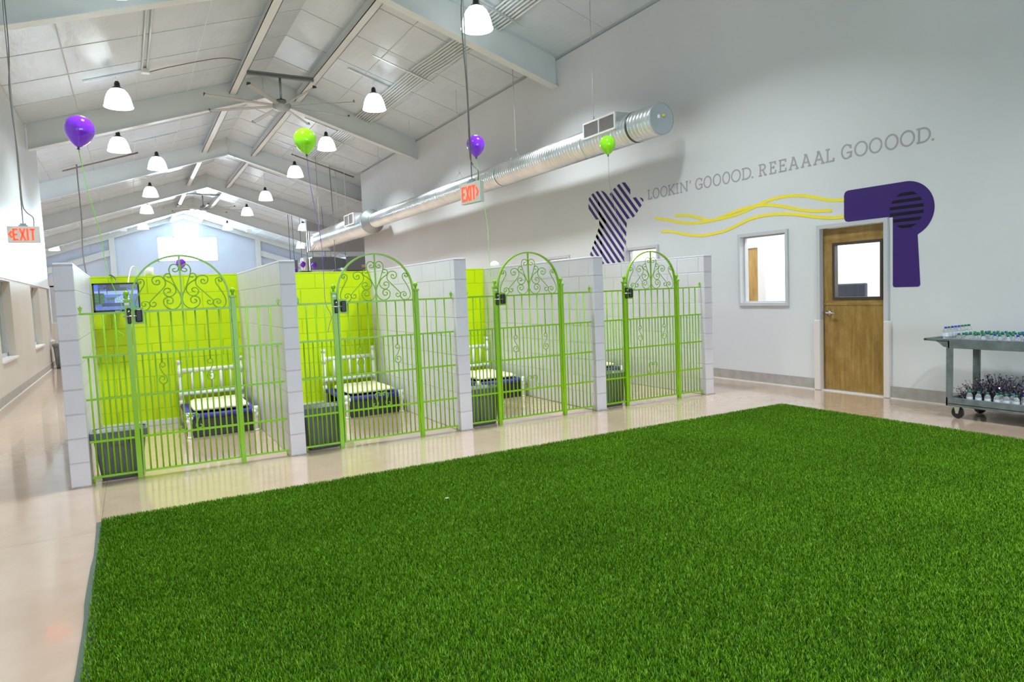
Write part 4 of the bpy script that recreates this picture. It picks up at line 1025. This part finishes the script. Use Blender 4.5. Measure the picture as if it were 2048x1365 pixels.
# hair dryer
hd = thing('hair_dryer_mural', 'large purple hair dryer painted on the wall around the wooden door corner', 'mural', (XR, 5, 2.2))
C0 = (4.755, 2.245)
def arc(cy_, cz_, r1, r2, a0, a1, n=24): return [(cy_-r1*math.cos(math.radians(a0+(a1-a0)*k/n)), cz_+r2*math.sin(math.radians(a0+(a1-a0)*k/n))) for k in range(n+1)]
body = arc(5.475, 2.515, .06, .06, 180, 90, 6)[::1]
bodyL = [(5.538, 2.255)]+[(5.538, 2.51)]+[(5.53, 2.545), (5.508, 2.567), (5.478, 2.575)]+[(4.80, 2.572)]+[(4.755-.332*math.sin(a), 2.243+.329*math.cos(a)) for a in [math.radians(2+x*150/30) for x in range(31)]]
bodyL = [p for p in bodyL if not (p[1] < 1.95)]
bodyL += [(4.612, 1.94), (4.58, 1.37), (4.587, 1.352), (4.605, 1.343), (4.88, 1.343), (4.898, 1.352), (4.905, 1.37), (4.905, 2.176), (5.48, 2.182), (5.515, 2.192), (5.533, 2.22)]
MB().prism(bodyL, 'x', XR-.003, XR-.0002).build('dryer_body', M_mpurple, hd)
vb = MB(); cy_, cz_, ry_, rz_ = 4.742, 2.243, .20, .213
for k in range(6):
    zt = cz_+rz_-.012-k*.0745; zb = zt-.036
    zt_, zb_ = min(zt, cz_+rz_-.001), max(zb, cz_-rz_+.001)
    pts = []; n = 5
    for q in range(n+1):
        z = zt_+(zb_-zt_)*q/n; pts.append((cy_+ry_*math.sqrt(max(0, 1-((z-cz_)/rz_)**2)), z))
    for q in range(n+1):
        z = zb_+(zt_-zb_)*q/n; pts.append((cy_-ry_*math.sqrt(max(0, 1-((z-cz_)/rz_)**2)), z))
    if 2 <= 9:
        pts = [(min(p[0], 4.953) if p[1] > 2.185 or True else p[0], p[1]) for p in pts]
        if zb_ < 2.18: pts = [(min(p[0], 4.903), p[1]) for p in pts]
    vb.prism(pts, 'x', XR-.0045, XR-.003)
vb.build('dryer_vent_slots', M_mblack, hd)
# striped bow
BOW = [(11.021, 3.164), (10.978, 3.249), (10.82, 3.326), (10.585, 3.323), (10.442, 3.245), (10.356, 3.152), (10.279, 3.258), (10.135, 3.34), (9.983, 3.378), (9.804, 3.346), (9.738, 3.24), (9.732, 3.083), (9.543, 3.059), (9.406, 3.015), (9.402, 2.944), (9.554, 2.801), (9.679, 2.713), (9.858, 2.688), (9.888, 2.406), (9.95, 1.70), (10.655, 1.60), (11.45, 1.70), (11.03, 2.131), (10.749, 2.413), (10.406, 2.795), (10.494, 2.825), (10.704, 2.795), (10.869, 2.828), (10.993, 2.942)]
BL = [tuple(p) for p in catmull(BOW[:19]+[BOW[18]], 4)][:-1]
BL = BL[:]+BOW[19:24]+[tuple(p) for p in catmull(BOW[24:]+[BOW[0]], 4)][:-1]
bw = MB(); bm_ = bw.bm; dirv = Vector((-.477, -.501)).normalized(); nv = Vector((-dirv.y, dirv.x))
f_ = bm_.faces.new([bm_.verts.new((XR-.003, p[0], p[1])) for p in BL]); bmesh.ops.triangulate(bm_, faces=[f_])
d0 = nv.dot(Vector((10.725, 3.319))); pitch_ = .1235; n3 = Vector((0, nv.x, nv.y)); cuts = []
for k in range(-16, 17): cuts += [d0+k*pitch_-.031, d0+k*pitch_+.031]
for c_ in cuts: bmesh.ops.bisect_plane(bm_, geom=bm_.verts[:]+bm_.edges[:]+bm_.faces[:], plane_co=n3*c_, plane_no=n3)
rem = []
for f_ in bm_.faces:
    q_ = (n3.dot(f_.calc_center_median())-d0)/pitch_
    if abs(q_-round(q_))*pitch_ > .031: rem.append(f_)
bmesh.ops.delete(bm_, geom=rem, context='FACES')
bmesh.ops.dissolve_limit(bm_, angle_limit=.01, verts=bm_.verts[:], edges=bm_.edges[:])
g_ = bmesh.ops.extrude_face_region(bm_, geom=bm_.faces[:])
bmesh.ops.translate(bm_, vec=(.0028, 0, 0), verts=[v for v in g_['geom'] if isinstance(v, bmesh.types.BMVert)])
tag(bw.build('bow_mural', M_mpurple), 'purple diagonal striped hair bow painted on the right wall behind the last gate', 'mural')

# ------------------------------------------------------------------ exit signs
def sign(loc, rotz, label, arrow, rodtop):
    t = thing('exit_sign', label, 'exit sign', loc); x, y, z = loc
    xf = Matrix.Translation(loc) @ Matrix.Rotation(rotz, 4, 'Z')
    MB().box(-.155, 0, -.095, .155, .045, .095, .004).build('sign_box', M_exitf, t, xf=xf)
    MB().box(-.045, .0, .095, .045, .05, .108).box(-.03, .01, .108, .03, .045, .128).build('sign_canopy', M_zinc, t, xf=xf)
    b = MB(); H = .135; st = .019
    def S(pts): b.ribbon([(-(p[0]), p[1]) for p in pts], st, -.004, .001)
    ox = -.095 if arrow == 'left' else -.125
    def L(dx, strokes):
        for p in strokes: S([(ox+dx+q[0], -.068+q[1]*H) for q in p])
    L(.0, [[(0, 0), (0, 1)], [(0, .93), (.042, .93)], [(0, .5), (.036, .5)], [(0, .07), (.042, .07)]])
    L(.060, [[(0, 1), (.048, 0)], [(.048, 1), (0, 0)]])
    L(.132, [[(0, 0), (0, 1)]])
    L(.155, [[(0, .93), (.05, .93)], [(.025, 0), (.025, 1)]])
    if arrow == 'left': S([(-.112, .035), (-.138, -.0), (-.112, -.035)])
    else: S([(.095, .04), (.122, 0), (.095, -.04)])
    # ribbon is in the (y,z) plane: turn it to face -y
    rot = Matrix.Rotation(math.radians(90), 4, 'Z')
    b.build('exit_letters', M_exit, t, xf=xf @ rot)
    MB().cyl((x, y, z+.128) if False else tuple(xf @ Vector((0, .025, .125))), (x+.0, y+.0, rodtop), .006, 8).build('hanging_rod', M_zinc, t)
    p0_ = xf @ Vector((.10, .025, .095)); pts = [p0_, p0_+Vector((0, 0, .10)), Vector((x+.04, y, z+.26)), Vector((x+.012, y, z+.38)), Vector((x+.012, y, z+.9)), Vector((x-.012, y, z+1.6)), Vector((x+.02, y, z+2.2)), Vector((x+.0, y, rodtop))]
    MB().tube(catmull(pts, 6), .006, 8).build('flexible_cable', M_cable, t)
    MB().lathe([(.03, 0), (.03, .02), (.008, .03)], (x, y, rodtop-.05), 'z', 16).build('ceiling_canopy', M_white, t)
sign((-1.0, 9.6, 2.36), 0.0, 'exit sign glowing red with a left arrow, hanging beside the left corridor wall', 'left', zc(-1.0))
sign((2.84, 5.78, 2.41), math.radians(-80), 'exit sign glowing red, hanging in front of the long duct', 'right', zc(2.84))

# ------------------------------------------------------------------ balloons
def balloon(x, y, z, R, mat, rib, rmat, label, tilt=0.0, cat='balloon', grp=None):
    t = thing('balloon', label, cat, (x, y, z), grp)
    prof = [(.001, 1.0), (.25, .975), (.5, .88), (.72, .72), (.88, .50), (.97, .25), (1.0, 0), (.97, -.25), (.88, -.50), (.73, -.75), (.54, -.98), (.34, -1.17), (.17, -1.29), (.06, -1.34)]
    pr = [(a*R, b_*R) for a, b_ in [tuple(q) for q in catmull(prof, 3)]]
    xf = Matrix.Translation((x, y, z)) @ Matrix.Rotation(tilt, 4, 'Y')
    MB().lathe(pr, (0, 0, 0), 'z', 32, False, True).build('balloon_body', mat, t, xf=xf)
    MB().lathe([(.05*R, -1.32*R), (.10*R, -1.38*R), (.06*R, -1.42*R), (.13*R, -1.50*R)], (0, 0, 0), 'z', 12).build('knot', M_black if rib is None else (M_dark), t, xf=xf)
    if rib:
        start = xf @ Vector((0, 0, -1.45*R)); pts = [start]+[Vector(p) for p in rib]
        MB().tube(catmull(pts, 8), .0032, 5).build('ribbon', rmat, t)
    return t
balloon(-.297, 7.75, 3.185, .128, M_bp, [(-.27, 7.75, 2.6), (-.20, 7.78, 2.2), (-.17, 7.80, 1.85), (-.10, 7.8, 1.60), (-.07, 7.8, 1.50), (-.09, 7.8, 1.40), (-.13, 7.8, 1.27), (-.07, 7.8, 1.20), (-.13, 7.8, 1.17)], M_rope, 'purple balloon at the far left, floating above the television kennel', .12)
balloon(1.918, 8.2, 3.345, .128, M_bg, [(1.95, 8.2, 2.8), (2.03, 8.2, 2.2), (2.04, 8.2, 1.8), (2.04, 8.2, 1.45), (2.10, 8.2, 1.28), (2.07, 8.2, 1.16), (2.05, 8.2, 1.08)], M_prib, 'green balloon above the second kennel, beside a pendant lamp', -.05)
balloon(4.271, 8.46, 3.50, .125, M_bp, [(4.33, 8.46, 2.9), (4.40, 8.46, 2.4), (4.40, 8.46, 2.0), (4.42, 8.46, 1.7)], M_rope, 'purple balloon in front of the long duct, partly behind the exit sign rod', .0)
balloon(6.626, 8.6, 3.70, .125, M_bg, [(6.62, 8.55, 3.0), (6.70, 8.4, 2.3), (6.58, 8.0, 1.8), (6.42, 7.6, 1.5), (6.36, 7.5, 1.40)], M_lrib, 'green balloon just below the duct grille, above the rightmost kennel', -.03)
balloon(1.405, 22.4, 2.72, .13, M_bp, None, None, 'small far purple balloon seen behind the top of the first arch', 0, 'balloon')
balloon(8.3, 35.2, 3.24, .135, M_bp, [(8.3, 35.2, 2.2), (8.32, 35.2, 1.2)], M_prib, 'tiny far purple balloon hanging just right of the second pier, rightmost of three')
balloon(7.75, 35.2, 3.30, .14, M_bp, [(7.75, 35.2, 2.2), (7.78, 35.2, 1.2)], M_prib, 'tiny far purple balloon, middle of three beyond the second kennel')
balloon(7.35, 35.2, 2.98, .12, M_bp, [(7.35, 35.2, 2.2), (7.38, 35.2, 1.2)], M_prib, 'tiny far purple balloon, lowest of three beside the second block pier')
hang([(8.55, 34.0, zc(8.5)), (8.58, 34.0, 4.8), (8.6, 34.0, 3.4)], .012, 'thin purple streamer hanging from the far roof over the duct flare', M_prib)

# ------------------------------------------------------------------ artificial turf
TX0, TX1, TY0, TY1 = -.27, 6.66, -2.0, 5.45
turf = MB().box(TX0, TY0, 0, TX1, TY1, .008).build('turf_backing', plain('turf_backing_green', rgb(42, 84, 12), .9))
tag(turf, 'dark backing sheet under the rectangle of artificial turf', 'turf mat')
eb = MB(); n = 40; A = []
for k in range(n+1):
    y = TY0+(TY1-.03-TY0)*k/n; w_ = .010*math.sin(k*.9)+.004*math.sin(k*2.3)
    A.append([eb.bm.verts.new((TX0-.028+w_*.5, y, .001)), eb.bm.verts.new((TX0+.03, y, .001)), eb.bm.verts.new((TX0+.03, y, .011)), eb.bm.verts.new((TX0-.028+w_*.5, y, .009))])
for a, b_ in zip(A, A[1:]):
    for q in range(4): eb.bm.faces.new((a[q], a[(q+1) % 4], b_[(q+1) % 4], b_[q]))
eb.bm.faces.new(A[0]); eb.bm.faces.new(A[-1][::-1])
tag(eb.build('turf_edge_strip', plain('grey_green_edging', rgb(84, 96, 84), .8)), 'grey green edging strip along the left side of the turf', 'edging strip')
NXT, NYT = 14, 15; CW, CH = (TX1-TX0)/NXT, (TY1-TY0)/NYT
S_ = max(CW, CH)
gv = []; gf = []; rg = random.Random(11); NB = 8200
for k in range(NB):
    x = (rg.random()-.5)*S_; y = (rg.random()-.5)*S_; a = rg.random()*2*PI; h = rg.uniform(.016, .029); le = rg.uniform(.002, .016); wd = rg.uniform(.0011, .0019)
    dx, dy = math.cos(a), math.sin(a); px_, py_ = -dy*wd, dx*wd; i0 = len(gv)
    for (q, hh) in ((0, 0), (.35, .6), (1.0, 1.0)):
        bx_, by_, bz_ = x+dx*le*q, y+dy*le*q, h*hh
        s_ = 1.0 if hh < 1 else .35
        gv.append((bx_+px_*s_, by_+py_*s_, bz_)); gv.append((bx_-px_*s_, by_-py_*s_, bz_))
    gf.append((i0, i0+1, i0+3, i0+2)); gf.append((i0+2, i0+3, i0+5, i0+4))
gm = bpy.data.meshes.new('turf_pile'); gm.from_pydata(gv, [], gf)
Mg = Mat('turf_blades').set(rough=.6, spec=.12)
gn = Mg.n('ShaderNodeNewGeometry'); tcg = Mg.n('ShaderNodeNewGeometry')
ri = Mg.ramp(gn.outputs['Random Per Island'], [(0.0, rgb(54, 94, 0)), (.45, rgb(78, 126, 0)), (.8, rgb(100, 148, 8)), (.97, rgb(138, 172, 60))])
big = Mg.noise(gn.outputs['Position'], 1.1, 4, .6)
mx = Mg.n('ShaderNodeMix', data_type='RGBA', blend_type='MULTIPLY'); mx.inputs[0].default_value = 1.0
Mg.l(ri, mx.inputs[6]); Mg.l(Mg.ramp(big, [(.3, (.78, .80, .7, 1)), (.7, (1.1, 1.08, 1.1, 1))]), mx.inputs[7]); Mg.l(mx.outputs[2], Mg.b.inputs['Base Color'])
gm.materials.append(Mg.m)
go = bpy.data.objects.new('turf_pile', gm); COL.objects.link(go); go.location = (0, 0, .006)
tag(go, 'short green artificial grass pile filling the foreground rectangle', 'artificial grass', kind='stuff')
ng = bpy.data.node_groups.new('turf_layout', 'GeometryNodeTree')
ng.interface.new_socket('Geometry', in_out='INPUT', socket_type='NodeSocketGeometry'); ng.interface.new_socket('Geometry', in_out='OUTPUT', socket_type='NodeSocketGeometry')
N = ng.nodes; Lk = ng.links.new
gi = N.new('NodeGroupInput'); gout = N.new('NodeGroupOutput'); g2i = N.new('GeometryNodeGeometryToInstance')
grid = N.new('GeometryNodeMeshGrid'); grid.inputs['Size X'].default_value = CW*(NXT-1); grid.inputs['Size Y'].default_value = CH*(NYT-1)
grid.inputs['Vertices X'].default_value = NXT; grid.inputs['Vertices Y'].default_value = NYT
tr = N.new('GeometryNodeTransform'); tr.inputs['Translation'].default_value = ((TX0+TX1)/2, (TY0+TY1)/2, 0)
iop = N.new('GeometryNodeInstanceOnPoints'); rv = N.new('FunctionNodeRandomValue'); rv.data_type = 'INT'
rv.inputs[4].default_value = 0; rv.inputs[5].default_value = 3
mt = N.new('ShaderNodeMath'); mt.operation = 'MULTIPLY'; mt.inputs[1].default_value = PI/2; cx3 = N.new('ShaderNodeCombineXYZ')
Lk(gi.outputs[0], g2i.inputs[0]); Lk(grid.outputs['Mesh'], tr.inputs['Geometry']); Lk(tr.outputs[0], iop.inputs['Points']); Lk(g2i.outputs[0], iop.inputs['Instance'])
Lk(rv.outputs[2], mt.inputs[0]); Lk(mt.outputs[0], cx3.inputs['Z']); Lk(cx3.outputs[0], iop.inputs['Rotation']); Lk(iop.outputs[0], gout.inputs[0])
md = go.modifiers.new('layout', 'NODES'); md.node_group = ng
o = MB().box(1.862, 4.40, .027, 1.885, 4.412, .031).build('paper_scrap', M_white); tag(o, 'tiny white scrap lying on the turf', 'scrap')

# ------------------------------------------------------------------ service cart
ct = thing('service_cart', 'dark grey plastic service cart with water bottles, at the right edge', 'cart', (7.45, 3.3, 0))
cx0, cx1, cy0, cy1 = 7.25, 7.78, 2.30, 3.90
# top shelf with curved handle end
tb = MB(); P = [(cy0, .72), (cy1-.02, .72), (cy1+.03, .735), (cy1+.07, .77), (cy1+.10, .785), (4.09, .790), (4.125, .797), (4.13, .806), (4.115, .815), (cy0, .815)]
tb.prism(P, 'x', cx0, cx0+.022); tb.prism(P, 'x', cx1-.022, cx1)
tb.prism([(cy0, .722), (cy1-.02, .722), (cy1-.02, .733), (cy0, .733)], 'x', cx0+.01, cx1-.01)
tb.box(cx0, 4.085, .79, cx1, 4.13, .815, .008); tb.box(cx0, cy1-.035, .72, cx1, cy1-.015, .80); tb.box(cx0, cy1-.02, .785, cx1, 4.0, .797); tb.box(cx0, cy0, .72, cx1, cy0+.02, .815)
tb.build('top_shelf', M_cart, ct, bevel=.003)
lb_ = MB(); lb_.box(cx0, cy0, .125, cx0+.02, cy1, .215); lb_.box(cx1-.02, cy0, .125, cx1, cy1, .215); lb_.box(cx0, cy0, .125, cx1, cy0+.02, .215); lb_.box(cx0, cy1-.02, .125, cx1, cy1, .215); lb_.box(cx0, cy0, .145, cx1, cy1, .157)
lb_.build('bottom_shelf', M_cart, ct, bevel=.003)
for (a, b_) in ((cx0, 1), (cx1, -1)):
    for (yy, s_) in ((cy1, -1), (cy0, 1)):
        L_ = MB(); L_.prism([(a, yy), (a+b_*.025, yy), (a+b_*.025, yy+s_*.02), (a+b_*.02, yy+s_*.062), (a, yy+s_*.068)], 'z', .21, .722); L_.build('leg', M_cart, ct, bevel=.003)
for (xx, yy) in ((cx0+.055, cy1-.09), (cx1-.055, cy1-.09), (cx0+.055, cy0+.09), (cx1-.055, cy0+.09)):
    w_ = MB().lathe([(.02, -.014), (.052, -.014), (.060, -.008), (.060, .008), (.052, .014), (.02, .014)], (xx, yy-.0, .060), 'x', 28); wo = w_.build('caster_wheel', M_black, ct)
    MB().lathe([(.0605, -.006), (.0625, -.004), (.0625, .004), (.0605, .006)], (xx, yy, .0625), 'x', 28, False, False).build('wheel_tread', plain('grey_rubber', rgb(120, 120, 118), .6) if xx < 7.4 and yy > 3.5 else bpy.data.materials['grey_rubber'], wo)
    MB().prism([(yy-.03, .126), (yy+.03, .126), (yy+.012, .05), (yy-.012, .05)], 'x', xx-.022, xx-.018).prism([(yy-.03, .126), (yy+.03, .126), (yy+.012, .05), (yy-.012, .05)], 'x', xx+.018, xx+.022).box(xx-.03, yy-.03, .118, xx+.03, yy+.03, .126).build('caster_fork', M_galv, wo)
# water bottles
M_bot = Mat('clear_bottle').set(col=(.93, .95, .97, 1), rough=.06, trans=.75, ior=1.25, spec=.7).m
M_capg = plain('green_cap', rgb(10, 120, 84), .35); M_capb = plain('blue_cap', rgb(40, 70, 190), .35)
M_lab = plain('pale_bottle_label', rgb(206, 210, 220), .4)
def bottle(cm, lb, grp):
    t = thing('water_bottle', lb, 'water bottle', (0, 0, 0), grp)
    MB().lathe([(.020, 0), (.027, .004), (.028, .02), (.026, .035), (.028, .05), (.028, .085), (.026, .098), (.018, .112), (.012, .120), (.0115, .126), (.001, .127)], (0, 0, 0), 'z', 14, True, False).build('bottle_body', M_bot, t)
    MB().lathe([(.0135, .122), (.0135, .138), (.012, .140), (.001, .1405)], (0, 0, 0), 'z', 14, True, False).build('bottle_cap', cm, t)
    MB().lathe([(.0284, .040), (.0286, .045), (.0286, .075), (.0284, .08)], (0, 0, 0), 'z', 14, False, False).build('bottle_label', M_lab, t)
    return t
G1 = 'water bottles on the cart top'; G2 = 'water bottles on the cart bottom shelf'; G3 = 'water bottles along the handle end of the cart'
bg_ = bottle(M_capg, 'clear water bottle with green cap standing on the top shelf of the grey cart', G1)
bb_ = bottle(M_capb, 'clear water bottle with blue cap standing on the top shelf of the grey cart', G1)
rr = random.Random(5); firstg = firstb = True
def place(c, loc, lb, g_):
    global firstg, firstb
    src = bg_ if c == 'g' else bb_
    if c == 'g' and firstg: firstg = False; bg_.location = loc; bg_['label'] = lb; bg_['group'] = g_; return
    if c == 'b' and firstb: firstb = False; bb_.location = loc; bb_['label'] = lb; bb_['group'] = g_; return
    copy_tree(src, loc, lb, g_)
nm = {'g': 'green', 'b': 'blue'}
for j in range(7):
    for i in range(12):
        yy = 3.80-i*.074; xx = cx0+.052+j*.071
        if rr.random() < .06: continue
        c = 'b' if rr.random() < .16 else 'g'
        place(c, (xx+rr.uniform(-.004, .004), yy+rr.uniform(-.005, .005), .733), 'clear water bottle with %s cap standing on the top shelf of the grey cart' % nm[c], G1)
for j, c in enumerate('bgbbbggg'):
    place(c, (cx0+.04+j*.062, 3.925, .7972), 'clear water bottle with %s cap in the row along the handle end of the cart' % nm[c], G3)
for i in range(10):
    yy = 3.70-i*.083
    place('g', (cx0+.055, yy, .157), 'clear water bottle with green cap in the front row of the cart bottom shelf', G2)
for i in range(5):
    yy = 3.45-i*.10
    c = 'b' if i == 2 else 'g'; place(c, (cx0+.13, yy, .157), 'clear water bottle with %s cap behind the front row on the cart bottom shelf' % nm[c], G2)
# curly foil picks on the lower shelf
fo = MB()
for cy_, n_, hh in ((3.80, 50, .15), (3.70, 60, .22), (3.58, 90, .27), (3.45, 80, .26), (3.28, 70, .22), (3.12, 70, .25), (2.98, 80, .27), (2.8, 60, .26)):
    for k in range(n_):
        a = rr.random()*2*PI; L_ = hh*rr.uniform(.6, 1.05); sp = rr.uniform(.05, .15); xb = cx0+.29+rr.uniform(-.12, .12)
        p0_ = Vector((xb, cy_, .16)); p1_ = p0_+Vector((math.cos(a)*sp, math.sin(a)*sp, L_))
        p1_.x = min(max(p1_.x, cx0+.06), cx1-.05)
        pts = [p0_.lerp(p1_, q/5)+Vector((.006*math.sin(q*3+k), .006*math.cos(q*2.7+k), 0)) for q in range(6)]
        fo.tube(pts, .0016, 4)
        for q in (3, 4, 5):
            c_ = pts[q]; ax = Vector((rr.uniform(-1, 1), rr.uniform(-1, 1), rr.uniform(-1, 1))).normalized(); o1 = ax.orthogonal().normalized()*.009; o2 = ax.cross(o1)
            vs_ = [fo.bm.verts.new(c_+o1), fo.bm.verts.new(c_+o2), fo.bm.verts.new(c_-o1), fo.bm.verts.new(c_-o2)]
            fo.bm.faces.new(vs_)
Mf = Mat('foil_picks').set(rough=.3, metal=.5); gn = Mf.n('ShaderNodeNewGeometry')
Mf.l(Mf.ramp(gn.outputs['Random Per Island'], [(0, rgb(34, 30, 42)), (.45, rgb(74, 66, 86)), (.75, rgb(120, 104, 138)), (.95, rgb(200, 190, 206))]), Mf.b.inputs['Base Color'])
tag(fo.build('foil_confetti_picks', Mf.m, fixn=False), 'tangle of purple and silver foil picks heaped on the cart bottom shelf', 'foil decorations', kind='stuff')
